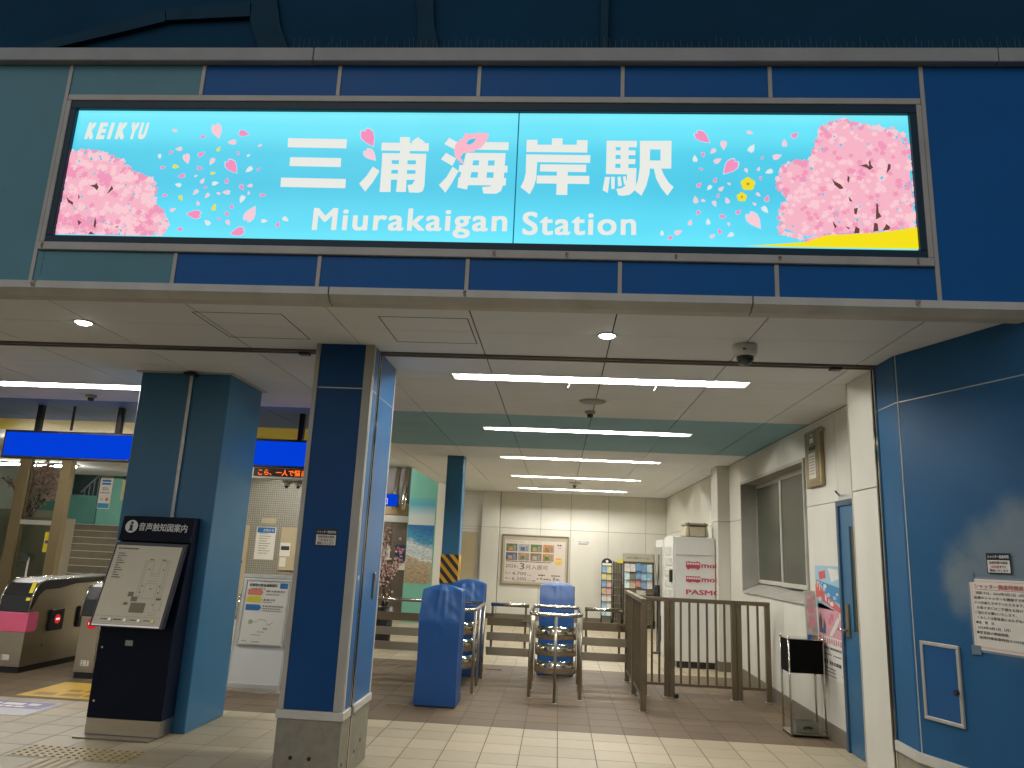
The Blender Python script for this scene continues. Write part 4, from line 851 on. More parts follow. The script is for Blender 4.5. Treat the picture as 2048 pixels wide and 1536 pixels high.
# blue door
dr = thing('blue_door', 'blue door with a narrow glass strip partly hidden by the wall end', 'door', (XW, 6.5, 0))
b = B(); b.box(XW-.03, XW+.02, 6.90, 6.948, 0, 2.078, bev=.003); b.box(XW-.03, XW+.02, 5.84, 6.90, 2.03, 2.078); b.part('door_frame', M('door_frame_blue', (.03, .065, .11), .4), dr)
bl_door = M('door_blue', (.028, .115, .22), .38, var=.08)
b = B(); b.box(XW-.012, XW+.02, 6.70, 6.898, .008, 2.028); b.box(XW-.012, XW+.02, 5.84, 6.70, .008, .98); b.box(XW-.012, XW+.02, 5.84, 6.70, 1.85, 2.028); lf_ = b.part('leaf', bl_door, dr)
B().box(XW-.002, XW+.012, 5.84, 6.70, .98, 1.85).part('pane', frost, lf_)
b = B(); b.box(XW-.03, XW-.0125, 6.77, 6.83, .93, 1.20, bev=.004); b.part('lock_plate', M('bronze_panel', (.3, .2, .1), .3, .8), lf_); b = B(); b.tube([(XW-.03, 6.80, .985), (XW-.075, 6.80, .985), (XW-.078, 6.87, .985)], .011); b.part('lever', chrome, lf_)
B().tube([(XW-.01, 6.9, 2.13), (XW-.09, 6.75, 2.15)], .008).part('door_closer_arm', dark_m, dr)
# posters on the wall
po = thing('festival_poster', 'tall colourful sea and blossom poster on the wall beside the blue door', 'poster', (XW, 7.25, .5))
pu = -UY; pb = Vector((XW-.004, 7.64, .52)); pw, ph = .67, .99
b = B(); b.prism([pb, pb+pu*pw, pb+pu*pw+UZ*ph, pb+UZ*ph], (.003, 0, 0)); b.part('sheet', paper, po)
seam_m = [M('p_sky', (.30, .48, .58), .5), M('p_sea', (.04, .22, .42), .5), M('p_red', (.55, .10, .09), .5), M('p_pink', (.60, .30, .34), .5), M('p_white', (.66, .64, .58), .5), M('p_dark', (.08, .07, .10), .5), ink_blue, M('p_rose', (.52, .16, .22), .5)]
def pp(pts, m, o): b.poly([pb+pu*x+UZ*y+pu.cross(UZ)*o for x, y in pts], m)
b = B(); pp([(0, .60), (pw, .60), (pw, ph), (0, ph)], 0, .001); pp([(.02, .86), (pw, .80), (pw, .66), (.3, .70), (.02, .80)], 1, .0015); pp([(0, .82), (.0, .70), (pw, .575), (pw, .62)], 2, .002)
pp([(.10, .93), (.28, .95), (.30, .88), (.12, .86)], 2, .0022); pp([(.36, .97), (.6, .96), (.62, .88), (.44, .85)], 4, .002)
random.seed(8)
for k in range(26):
    x, y = random.uniform(.05, .62), random.uniform(.63, .84); r_ = random.uniform(.012, .035); pp([(x+r_*math.cos(R(t))*1.5, y+r_*math.sin(R(t))*.7) for t in (0, 70, 150, 220, 300)], random.choice((4, 1, 0)), .0024+k*.00003)
for k in range(16):
    x, y = .03+.019*k, .80-.01*k; pp([(x, y), (x+.018, y-.004), (x+.02, y+.05), (x+.002, y+.06)], random.choice((2, 4, 2)), .0035)
pp([(.04, .36), (pw, .36), (pw, .575), (.04, .66)], 3, .001)
for k in range(34):
    x, y = random.uniform(.06, .62), random.uniform(.38, .57); r_ = random.uniform(.015, .045); pp([(x+r_*math.cos(R(t)), y+r_*.9*math.sin(R(t))) for t in (10, 80, 150, 230, 310)], random.choice((3, 4, 7, 7, 3)), .0014+k*.00003)
pp([(.07, .38), (.13, .38), (.15, .50), (.10, .56), (.06, .50)], 5, .0030); pp([(.17, .38), (.24, .38), (.25, .46), (.20, .52)], 5, .0031); pp([(.1, .38), (.2, .38), (.19, .42), (.11, .43)], 6, .0033)
pp([(.32, .37), (.40, .37), (.60, .52), (.56, .55)], 4, .0032)
pp([(.03, .335), (.10, .32), (.12, .355), (.05, .36)], 2, .001)
for k in range(9): pp([(.14+.055*k, .30+.012*math.sin(k*2)), (.18+.055*k, .30), (.175+.055*k, .345), (.15+.055*k, .35)], 7, .0011)
bars(b, pb, pu, UZ, [(.06, .25, .25, .018), (.33, .25, .28, .02), (.06, .20, .3, .01), (.4, .2, .2, .01), (.06, .12, .2, .04), (.3, .12, .3, .03), (.06, .08, .5, .01), (.06, .05, .55, .01), (.06, .02, .4, .01)], m=5, off=.0012)
pp([(.45, .05), (.6, .05), (.6, .09), (.45, .09)], 4, .0016); b.part('print', seam_m, po)

# stand with black box
st = thing('display_stand', 'chrome legged stand carrying a plain black box beside the right wall', 'stand', (2.32, 7.5, 0))
sx0, sx1, sy0, sy1 = 2.135, 2.465, 7.37, 7.64
b = B().box(sx0, sx1, sy0, sy1, .018, .032, bev=.003); b.part('base_tray', M('tray', (.2, .18, .14), .3, .7), st)
for x, y in ((sx0+.012, sy0+.012), (sx1-.012, sy0+.012), (sx0+.012, sy1-.012), (sx1-.012, sy1-.012)):
    B().tube([(x, y, .0), (x, y, .86)], .009).part('leg', chrome, st)
B().box(sx0+.005, sx1-.005, sy0+.004, sy1-.004, .545, .835, bev=.003).part('box', M('matt_black', (.002, .002, .002), .7, var=.1, spec=.06), st)
B().box(sx0-.004, sx1+.004, sy0-.004, sy1+.004, .836, .846, bev=.002).part('top_plate', chrome, st)
tr_ = thing('clear_tray', 'small clear plastic tray on the base of the chrome stand', 'tray', (2.32, 7.5, .033))
b = B(); tx0, tx1, ty0, ty1 = 2.20, 2.40, 7.42, 7.58; b.box(tx0, tx1, ty0, ty1, .034, .038)
for q in ((tx0, tx1, ty0, ty0+.004), (tx0, tx1, ty1-.004, ty1), (tx0, tx0+.004, ty0+.004, ty1-.004), (tx1-.004, tx1, ty0+.004, ty1-.004)): b.box(*q, .0385, .12)
b.part('walls', M('smoky_plastic', (.16, .16, .12), .15), tr_); B().tube([(2.26, 7.415, .075), (2.30, 7.412, .085), (2.34, 7.415, .075)], .009).part('handle', black_p, tr_)
lh = thing('leaflet_holder', 'upright clear leaflet holder standing on the black box', 'leaflet holder', (2.42, 7.55, .847))
B().prism([(2.36, 7.53, .848), (2.462, 7.53, .848), (2.462, 7.57, 1.27), (2.36, 7.57, 1.27)], (0, .012, 0)).part('back', alu_l, lh)
lf = M('leaflet', (.50, .44, .38), .5, var=.35, vscale=18)
for k in range(3): B().prism([(2.365, 7.505+.008*k, .87), (2.457, 7.505+.008*k, .87), (2.457, 7.543+.008*k, 1.24+.01*k), (2.365, 7.543+.008*k, 1.24+.01*k)], (0, .003, 0)).part('leaflet', lf, lh)
b = B(); o_ = Vector((2.365, 7.504, .87)); vv = Vector((0, .038, .37)).normalized(); bars(b, o_, UX, vv, [(.01, .30, .07, .03), (.015, .2, .06, .06), (.02, .08, .05, .09)], off=.001); b.part('leaflet_print', ink_pink, lh)
B().box(2.36, 2.39, 7.49, 7.52, .848, .875).part('clip', ink_blue, lh)

# ================================================================== END WALL
YE = 17.9
ew = thing('end_wall', 'cream panelled wall at the far end of the right hall', 'wall', (.4, YE, 0))
B().box(-2.7, 2.6, YE+.02, YE+.1, 0, ZC).part('backing', wall_g, ew)
xs = [-1.38, -.422, .286, 1.165, 2.03, 2.5]
for x0, x1 in zip(xs, xs[1:]):
    for z0, z1 in ((.12, 2.063), (2.063, ZC)): B().box(x0+.004, x1-.004, YE, YE+.018, z0+.004, z1-.004, bev=.0015).part('panel', wall_w, ew)
B().box(-1.38, 2.5, YE-.01, YE+.015, 0, .118).part('baseboard', baseb, ew)
for z0, z1 in ((.12, 2.063), (2.063, ZC)): B().box(-1.80, -1.39, YE-.12, YE+.017, z0+.003, z1-.003, bev=.003).part('pilaster', wall_w, ew)
for z0, z1 in ((2.0, 2.063), (2.063, ZC)): B().box(-2.64, -1.81, YE+.0, YE+.018, z0+.003, z1-.003).part('panel', wall_w, ew)
B().box(-2.64, -1.81, YE+.0, YE+.018, .0, 1.997).part('panel', wall_w, ew)
dd = thing('beige_door', 'plain beige door at the far left of the end wall', 'door', (-2.1, YE-.01, 0))
B().box(-2.45, -1.93, YE-.022, YE-.004, .01, 1.90).part('leaf', beige_d, dd); b = B(); b.box(-1.93, -1.895, YE-.03, YE-.002, 0, 1.935); b.box(-2.45, -1.93, YE-.03, YE-.002, 1.902, 1.935); b.part('frame', alu, dd)
# ad board
ab = thing('apartment_ad_board', 'framed white apartment advertisement board on the end wall', 'ad board', (-.53, YE, .78))
A0 = Vector((-1.31, YE-.004, .775)); AW, AH = 1.56, 1.14
b = B(); q = .03
for x, y, ww, h2 in ((0, 0, AW, q), (0, AH-q, AW, q), (0, q, q, AH-2*q), (AW-q, q, q, AH-2*q)): b.box(A0.x+x, A0.x+x+ww, YE-.045, YE-.001, A0.z+y, A0.z+y+h2, bev=.004)
b.part('frame', M('ad_frame', (.26, .225, .15), .4, .4), ab)
B().box(A0.x+q, A0.x+AW-q, YE-.02, YE-.002, A0.z+q, A0.z+AH-q).part('mount', M('ad_mount', (.42, .37, .26), .6), ab)
S0 = Vector((A0.x+.075, YE-.022, A0.z+.075)); b = B(); rect(b, S0, UX, UZ, 0, 0, 1.41, .94, 0, .0); b.part('sheet', M('ad_paper', (.60, .53, .47), .5, var=.04), ab)
pcol = [M('ph_green', (.12, .17, .08), .5, var=.5, vscale=14), M('ph_grey', (.36, .38, .36), .5, var=.4, vscale=14), M('ph_green2', (.10, .2, .05), .5, var=.5, vscale=16), M('ph_orange', (.50, .22, .08), .5, var=.5, vscale=14), M('ph_blue', (.06, .10, .24), .5, var=.5, vscale=14), M('ph_tan', (.42, .27, .16), .5, var=.5, vscale=14), M('ph_brown', (.26, .15, .07), .5, var=.5, vscale=14), M('ph_gold', (.44, .26, .10), .5, var=.5, vscale=14)]
for k in range(8):
    b = B(); x = .03+(k % 4)*.285; y = .68-.20*(k//4); rect(b, S0, UX, UZ, x, y, .262, .175, 0, .002)
    rect(b, S0, UX, UZ, x+.05, y+.02, .10, .09, 1, .003); rect(b, S0, UX, UZ, x+.17, y+.01, .06, .13, 2, .003); b.part('photo', [pcol[k], pcol[(k+3) % 8], ink_grey], ab)
b = B(); T = lambda s, x, y, h, wd=None, bo=.0: put_text(b, s, S0+UX*x+UZ*y+Vector((0, -.003, 0)), UX, UZ, h=h, wd=wd, bold=bo)
T('プライムパークス', .03, .885, .035, .42); T('ザ・レジデンス', .56, .885, .035, .28)
T('2026', .03, .31, .075, .25); T('年', .29, .31, .035, .04); T('3', .36, .275, .145, .11); T('月入居可', .50, .285, .10, .52)
T('3', .03, .16, .06); T('LDK', .085, .165, .03, .07); T('4,700', .19, .135, .085, .33); T('4', .03, .04, .06); T('LDK', .085, .045, .03, .07); T('6,200', .19, .015, .085, .33); T('万円台', .54, .14, .028, .1); T('万円台', .54, .02, .028, .1)
T('4', .83, .055, .07, .055); T('8', 1.14, .055, .075, .06); bars(b, S0, UX, UZ, [(.04, .445, 1.05, .02), (.80, .15, .16, .03), (1.10, .15, .2, .025), (.9, .065, .14, .025), (1.22, .065, .08, .03), (.77, .065, .04, .03), (1.05, .06, .06, .02), (1.22, .84, .1, .03), (1.25, .79, .06, .015), (.66, .02, .08, .02)], off=.003); b.part('print', M('ad_ink', (.07, .06, .05), .6), ab)
b = B(); b.disc(S0+UX*1.26+UZ*.49+Vector((0, -.003, 0)), UX, UZ, .10, n=20); b.part('yellow_badge', M('badge_yellow', (.66, .50, .16), .5), ab)
b = B(); put_text(b, '公開中', S0+UX*1.185+UZ*.43+Vector((0, -.004, 0)), UX, UZ, h=.045, wd=.15); bars(b, S0, UX, UZ, [(1.20, .53, .12, .025)], off=.004); b.part('badge_print', ink_org, ab)
wn_ = thing('camera_notice', 'tiny printed notice strip on the end wall right of the ad board', 'notice', (.57, YE-.002, 1.73)); N0 = Vector((.45, YE-.003, 1.73))
b = B(); rect(b, N0, UX, UZ, 0, 0, .30, .11, 0, .0); b.part('strip', white_p, wn_); b = B(); put_text(b, '防犯カメラ作動中', N0+UX*.02+UZ*.068+Vector((0, -.001, 0)), UX, UZ, h=.03, wd=.26, bold=.01); bars(b, N0, UX, UZ, [(.02, .04, .26, .012), (.02, .018, .22, .012)], off=.001); b.part('print', ink, wn_)
# brochure racks
RY = 17.45
def rack(name, x0, x1, z1, label, arch=False, head=None, hm=None):
    t = thing(name, label, 'brochure rack', ((x0+x1)/2, RY+.1, 0))
    for x in (x0+.012, x1-.012): B().tube([(x, RY+.1, 0), (x, RY+.1, z1)], .012, n=6).part('upright', dark_m, t)
    b = B(); b.box(x0, x1, RY-.06, RY+.2, .0, .03); b.part('base', dark_m, t)
    B().box(x0+.02, x1-.02, RY+.11, RY+.115, .06, z1-.02).part('back_panel', M('rack_back', (.19, .165, .115), .5), t)
    return t
ra = rack('narrow_leaflet_rack', 1.00, 1.245, 1.36, 'narrow black leaflet rack with rounded white header at the end wall')
b = B(); P = [(1.0, RY+.09, 1.30), (1.245, RY+.09, 1.30)]+[(1.1225+.1225*math.cos(R(a)), RY+.09, 1.36+.11*math.sin(R(a))) for a in range(0, 181, 20)]; b.prism(P, (0, .012, 0)); b.part('header', black_p, ra)
b = B(); b.disc((1.1225, RY+.088, 1.40), UX, UZ, .03, n=14); rect(b, (1.0, RY+.089, 1.31), UX, UZ, .02, .0, .205, .05, 0, .001); b.part('header_print', white_t, ra)
cards = [M('card_%d' % i, q, .5, var=.4, vscale=25) for i, q in enumerate(((.20, .34, .52), (.52, .47, .20), (.14, .27, .45), (.50, .30, .25), (.48, .34, .20), (.58, .55, .50), (.26, .44, .55), (.45, .20, .18), (.56, .54, .48), (.15, .14, .12), (.50, .60, .60)))]
random.seed(4)
for r_ in range(7):
    for k in range(2):
        x = 1.015+.11*k; z = 1.15-.155*r_; B().prism([(x, RY+.06, z), (x+.10, RY+.06, z), (x+.10, RY+.10, z+.14), (x, RY+.10, z+.14)], (0, .004, 0)).part('leaflet', cards[(0, 1, 1, 1, 2, 3, 4, 3, 5, 8, 6, 5, 6, 10)[r_*2+k]], ra)
rb = rack('wire_leaflet_rack', 1.255, 1.475, 1.42, 'empty wire leaflet rack with a yellow sign between the other racks')
for k in range(4): B().tube([(1.285+.05*k, RY+.08, .1), (1.285+.05*k, RY+.08, 1.36)], .006, n=6).part('wire', dark_m, rb)
for k in range(7): B().box(1.27, 1.46, RY+.06, RY+.10, .15+.17*k, .158+.17*k).part('shelf', M('rack_shelf', (.28, .25, .18), .4, .5), rb)
B().box(1.35, 1.475, RY+.07, RY+.078, 1.38, 1.46).part('yellow_sign', ink_yel, rb)
rc_ = rack('wide_leaflet_rack', 1.485, 2.185, 1.50, 'wide leaflet rack with a grey header and blue brochures in the right corner')
B().box(1.475, 2.195, RY+.06, RY+.10, 1.42, 1.60, bev=.004).part('header', M('rack_header', (.40, .37, .29), .5), rc_)
b = B(); put_text(b, 'KEIKYU 情報ステーション', (1.56, RY+.058, 1.48), UX, UZ, h=.05, wd=.52); b.part('header_print', ink, rc_)
cl5 = [(10, 9), (5, 8), (2, 6), (2, 2), (6, 0), (10, 8)]
for r_ in range(3):
    for k in range(5):
        x = 1.52+.125*k; z = 1.20-.18*r_+(.03 if k == 2 else 0)
        B().prism([(x, RY+.05, z), (x+.115, RY+.05, z), (x+.115, RY+.10, z+.17), (x, RY+.10, z+.17)], (0, .004, 0)).part('brochure', cards[[(5, 5, 2, 2, 10), (10, 9, 2, 6, 6), (10, 4, 7, 2, 5)][r_][k]], rc_)
for k in range(4): B().box(1.51, 2.16, RY+.03, RY+.10, .22+.17*k, .228+.17*k).part('shelf', M('rack_shelf', (.28, .25, .18), .4, .5), rc_)
B().box(1.78, 1.98, RY-.02, RY+.03, .70, .80).part('pamphlet', cards[5], rc_)

# white machine
vm_ = thing('white_vending_machine', 'tall white ticket machine cabinet with pink train and bus logos on its side', 'machine', (2.0, 12.0, 0))
VX0, VX1, VY0, VY1 = 1.70, 2.31, 11.45, 12.35
B().box(VX0+.03, VX1, VY0, VY1, .09, 1.84, bev=.006).part('cabinet', white_p, vm_); B().box(VX0+.05, VX1-.01, VY0+.015, VY1, 0, .088).part('plinth', black_p, vm_)
B().box(VX0, VX0+.028, VY0+.01, VY1-.01, .09, 1.85, bev=.004).part('front_door', white_p, vm_)
B().box(VX0+.04, VX1, VY0-.004, VY0, 1.58, 1.585).part('seam', grey_p, vm_)
gl = M('display_glass', (.55, .57, .52), .08, var=.1)
for k in range(5):
    for j in range(5): B().box(VX0-.012, VX0-.001, VY0+.10+.145*k, VY0+.20+.145*k, .95+.155*j, 1.07+.155*j, bev=.002).part('slot_window', gl, vm_)
B().box(VX0-.05, VX0-.002, VY0+.03, VY0+.075, 1.18, 1.36, bev=.005).part('handle', dark_m, vm_)
pk_m = M('logo_pink', (.50, .055, .10), .5); b = B(); L0 = Vector((1.885, VY0-.0045, 0)); f = lambda x, z, w2, h2, o=.001, m=0: rect(b, L0, UX, UZ, x, z, w2, h2, m, o)
# train
f(.0, 1.40, .21, .085); f(.015, 1.39, .18, .01); f(.02, 1.375, .03, .016); f(.16, 1.375, .03, .016); f(.03, 1.487, .03, .006); f(.15, 1.487, .03, .006)
for k in range(5): f(.014+.038*k, 1.445, .03, .025, .002, 1)
b.part('train_mark', [pk_m, white_p], vm_); b = B()
f(.0, 1.20, .21, .08); f(.04, 1.19, .03, .012); f(.15, 1.19, .03, .012)
for k in range(6): f(.012+.033*k, 1.238, .025, .026, .002, 1)
b.part('bus_mark', [pk_m, white_p], vm_); b = B()
for z in (1.405, 1.205): put_text(b, 'mobi', L0+UX*.225+UZ*z+Vector((0, -.001, 0)), UX, UZ, h=.075, wd=.30, bold=.03)
put_text(b, 'PASMO', L0+UX*.0+UZ*1.02+Vector((0, -.001, 0)), UX, UZ, h=.07, wd=.52, bold=.03); b.part('word_mark', pk_m, vm_)
m2 = thing('second_white_machine', 'narrow white machine standing behind the logo machine with a black vase in front', 'machine', (1.9, 13.2, 0)); B().box(1.72, 2.31, 12.7, 13.6, 0, 1.82, bev=.006).part('cabinet', white_p, m2); B().box(1.705, 1.719, 12.75, 13.55, .9, 1.7).part('front_panel', grey_p, m2); B().box(1.704, 1.718, 12.9, 13.3, .2, .6).part('slot_panel', dark_m, m2)
va = thing('black_vase', 'tall black vase with thin twigs beside the white machines', 'vase', (1.52, 13.0, 0))
vz = at(1315, 1185, Y=13.0); B().lathe([(.05, vz.z-.13), (.075, vz.z-.11), (.07, vz.z+.02), (.05, vz.z+.10), (.055, vz.z+.12)], vz.x, 13.0, n=18).part('pot', black_p, va)
B().lathe([(.09, .0), (.09, .02), (.02, .03), (.02, vz.z-.14), (.06, vz.z-.13)], vz.x, 13.0, n=14).part('pedestal', dark_m, va)
random.seed(2)
for k in range(6): a = random.uniform(-.05, .05); B().tube([(vz.x, 13, vz.z+.1), (vz.x+a, 13+random.uniform(-.04, .04), vz.z+.45), (vz.x+a*1.8, 13, vz.z+.62)], .004, n=5).part('twig', M('twig_green', (.09, .12, .05), .7), va)
bx = thing('wrapped_case', 'beige strapped case lying on top of the white machine', 'case', (2.05, 12.0, 1.85))
b = B(); b.hexa([(1.90, 11.6, 1.852), (2.26, 11.6, 1.852), (2.26, 12.1, 1.852), (1.90, 12.1, 1.852), (1.92, 11.64, 2.02), (2.24, 11.64, 2.02), (2.24, 12.06, 2.02), (1.92, 12.06, 2.02)], bev=.02); b.part('case', M('case_beige', (.36, .31, .21), .6), bx)
b = B(); b.box(1.912, 2.248, 11.62, 12.08, 2.022, 2.06, bev=.012); b.part('lid', M('case_lid', (.30, .25, .16), .6), bx)
for x in (1.96, 2.2): B().tube([(x, 11.58, 1.855), (x, 11.6, 2.06), (x, 12.1, 2.062)], .006, n=6).part('strap', dark_m, bx)

# ================================================================== COVERED CARD READERS
def cover(x0, x1, y0, y1, label, seed):
    t = thing('covered_card_reader', label, 'covered machine', ((x0+x1)/2, (y0+y1)/2, 0), 'tarpaulin covered card readers')
    cx, w2 = (x0+x1)/2, (x1-x0)/2; b = B(); prof = []      # (z, yfront, yback, halfwidth)
    for z, a, e, hwid in ((.015, 0, 0, 1.0), (.12, .004, .0, .985), (.4, .010, .0, .975), (.78, .016, .0, .965), (.81, .018, 0, .97), (.95, .065, 0, .96), (1.085, .118, 0, .945), (1.10, .128, .012, .92), (1.128, .19, .07, .55), (1.142, .23, .11, .18)):
        prof.append((z, y0+a, y1-e, w2*hwid))
    nx, ny = 22, 18; rings = []
    random.seed(seed)
    fine = []
    for k in range(len(prof)-1):
        n = max(1, int((prof[k+1][0]-prof[k][0])/.02))
        for j in range(n):
            t_ = j/n; fine.append(tuple(prof[k][i]*(1-t_)+prof[k+1][i]*t_ for i in range(4)))
    fine.append(prof[-1])
    for z, ya, yb, hx in fine:
        ring = []
        def P(x, y): ring.append((x, y))
        for i in range(nx): P(cx-hx+2*hx*i/nx, ya)
        for i in range(ny): P(cx+hx, ya+(yb-ya)*i/ny)
        for i in range(nx): P(cx+hx-2*hx*i/nx, yb)
        for i in range(ny): P(cx-hx, yb-(yb-ya)*i/ny)
        vs2 = []
        for x, y in ring:
            a = math.atan2(y-(ya+yb)/2, x-cx); up_w = max(0, (z-.45)/.7)
            d = noise.noise(Vector((x*5, y*5, z*3+seed*3)))*.008+noise.noise(Vector((math.cos(a)*3.2+seed, math.sin(a)*3.2, z*.9)))*.016*up_w+(.35-abs(noise.noise(Vector((x*9+z*7, y*9-z*3, z*4+seed)))))*.020*up_w
            if z < .02: d *= .3
            ny_, nx_ = (y-(ya+yb)/2), (x-cx); l = math.hypot(nx_, ny_) or 1
            vs2.append(b.bm.verts.new((x+nx_/l*d, y+ny_/l*d, z+(noise.noise(Vector((x*9, y*9, seed)))*.012 if z > 1.0 else 0))))
        rings.append(vs2)
    for A, C in zip(rings, rings[1:]):
        for k in range(len(A)): f_ = b.bm.faces.new([A[k], A[(k+1) % len(A)], C[(k+1) % len(A)], C[k]]); f_.smooth = True
    b.bm.faces.new(rings[-1]).smooth = True
    o = b.part('tarpaulin', tarp, t); o.data.set_sharp_from_angle(angle=R(38)); B().box(x0+.01, x1-.01, y0+.012, y1-.01, 0, .014).part('base', black_p, t)
    return t
cover(-1.36, -.945, 7.70, 8.10, 'nearest card reader wrapped in blue tarpaulin at the left of the gate line', 1)
cover(-1.32, -.90, 9.62, 10.02, 'blue tarpaulin wrapped card reader half hidden behind the nearest one', 2)
cover(-.225, .245, 10.06, 10.46, 'blue tarpaulin wrapped card reader behind the central steel guard rail', 3)
b = B(); b.tube([(-1.62, 7.70, .004), (-1.5, 7.74, .004), (-1.38, 7.72, .004)], .004, n=5); b.top('loose_cord', M('cord_tan', (.35, .28, .16), .7), 'thin pale cord trailing on the floor from the nearest covered reader', 'cord')
b = B(); b.tube([(-.90, 10.3, .004), (-.8, 10.27, .004), (-.68, 10.28, .004)], .005, n=5); b.top('loose_cord', black_p, 'short dark cord on the floor behind the left guard rail', 'cord')

# guard rails
def guard(cx, label):
    t = thing('guard_rail', label, 'guard rail', (cx, 8.9, 0), 'rounded steel guard rails')
    zt = .875; x0, x1 = cx-.265, cx+.28; ring = []
    for k in range(13):
        a = math.pi*(1+k/12); ring.append((cx+.0075+(x1-x0)/2*(abs(math.cos(a))**.55)*math.copysign(1, math.cos(a)), 8.50+.25*-(abs(math.sin(a))**.8), zt))
    for y in (8.9, 9.3): ring.append((x1, y, zt))
    for k in range(7):
        a = math.pi*k/6; ring.append((cx+.0075+(x1-x0)/2*(abs(math.cos(a))**.55)*math.copysign(1, math.cos(a)), 9.45+.10*abs(math.sin(a)), zt))
    for y in (9.3, 8.9): ring.append((x0, y, zt))
    B().tube(ring, .021, n=12, closed=True).part('top_rail', chrome, t)
    for x, y in ((cx+.0075, 8.25), (x0, 8.50), (x1, 8.50), (x0, 8.97), (x1, 8.97), (x0, 9.50), (x1, 9.50)):
        pst = B().tube([(x, y, .0), (x, y, zt-.01)], .0165, n=12).part('post', steel, t); B().lathe([(.03, 0), (.03, .005), (.018, .008)], x, y, n=14).part('foot_plate', steel, pst)
    for z0, z1 in ((.57, .71), (.395, .525), (.21, .345)):
        path = [(x0+.03, 9.45)]+[(cx+.0075+(.235)*math.cos(math.pi*(1+k/14)), 8.95+.20*math.sin(math.pi*(1+k/14))) for k in range(15)]+[(x1-.03, 9.45)]
        b = B(); P = [Vector((x, y, 0)) for x, y in path]; A, C = offs(P, .002), offs(P, -.002)
        va_ = [[b.bm.verts.new((p.x, p.y, z)) for z in (z0, z1)] for p in A]; vc = [[b.bm.verts.new((p.x, p.y, z)) for z in (z0, z1)] for p in C]
        for i in range(len(P)-1):
            for q in ((va_[i][0], va_[i+1][0], va_[i+1][1], va_[i][1]), (vc[i][1], vc[i+1][1], vc[i+1][0], vc[i][0]), (va_[i][1], va_[i+1][1], vc[i+1][1], vc[i][1]), (vc[i][0], vc[i+1][0], va_[i+1][0], va_[i][0])):
                b.bm.faces.new(q).smooth = True
        b.part('curved_band', chrome, t)
    return t
guard(0.0, 'central rounded steel guard rail with three curved bands')
guard(-1.155, 'left rounded steel guard rail behind the nearest covered reader')
def barrier(x0, x1, label):
    t = thing('swing_barrier', label, 'barrier', ((x0+x1)/2, 9.9, 0), 'low steel barriers between the guard rails')
    B().tube([(x0+.02, 9.9, .845), (x1-.02, 9.9, .845)], .023, n=12).part('handrail', chrome, t)
    for x in (x0+.04, x1-.06): B().box(x-.014, x+.014, 9.888, 9.912, .24, .83).part('post', brown_m, t)
    for z0, z1 in ((.59, .69), (.41, .51), (.232, .332)):
        B().box(x0-.02, x1+.03, 9.872, 9.886, z0, z1, bev=.002).part('flat_rail', steel if z0 < .55 else brown_m, t)
    b = B(); b.box(x1-.10, x1+.02, 9.85, 9.869, .655, .675); b.box(x1-.04, x1-.015, 9.85, 9.869, .60, .65); b.part('latch', chrome, t)
barrier(.345, .86, 'low flat rail barrier between the central guard rail and the barred fence')
barrier(-.845, -.32, 'low flat rail barrier between the left and central guard rails')
barrier(-2.50, -1.45, 'low flat rail barrier to the left of the covered readers')

# barred fences
def bars_fence(name, a, e, z1, n, label, posts, zt=1.075):
    t = thing(name, label, 'fence', ((a[0]+e[0])/2, (a[1]+e[1])/2, 0)); a, e = Vector((*a, 0)), Vector((*e, 0)); u = (e-a).normalized(); L_ = (e-a).length; nr = Vector((u.y, -u.x, 0))
    def bx_(s0, s1, w_, z0, z2, nm, bev=.003):
        P = [a+u*s0-nr*w_, a+u*s1-nr*w_, a+u*s1+nr*w_, a+u*s0+nr*w_]; b = B(); b.hexa([(p.x, p.y, z0) for p in P]+[(p.x, p.y, z2) for p in P], bev=bev); return b.part(nm, brown_m, t)
    for s in posts: bx_(s-.0275, s+.0275, .0275, 0, zt-.046, 'post')
    bx_(-.028, L_+.028, .030, zt-.045, zt, 'top_rail'); bx_(.03, L_-.03, .015, .12, .15, 'bottom_rail')
    for k in range(1, n+1):
        s = L_*k/(n+1)
        if min(abs(s-p) for p in posts) > .05: bx_(s-.011, s+.011, .0125, .151, zt-.047, 'bar', 0)
    for s in posts:
        P = a+u*s; B().lathe([(.05, 0), (.05, .004), (.035, .006)], P.x, P.y, n=12).part('foot_plate', steel, t)
    return t
bars_fence('barred_gate', (.905, 8.12), (.905, 9.95), 1.09, 14, 'bronze barred fence section running away from the camera beside the barrier', [0, .95, 1.83], 1.095)
bars_fence('barred_fence', (1.02, 9.05), (1.27, 9.05), 1.07, 2, 'short bronze barred fence section behind the receding one', [0, .25])
f2 = bars_fence('barred_fence', (1.33, 9.05), (2.02, 9.05), 1.07, 6, 'wide bronze barred fence panel in front of the white machine', [0, .69])
bars_fence('barred_fence', (2.08, 9.05), (2.40, 9.05), 1.07, 2, 'narrow bronze barred fence panel against the right wall', [0, .32])
B().lathe([(.014, .0), (.026, .012), (.026, .04), (.014, .05)], 1.37, 8.99, n=14).part('caster', black_p, f2)

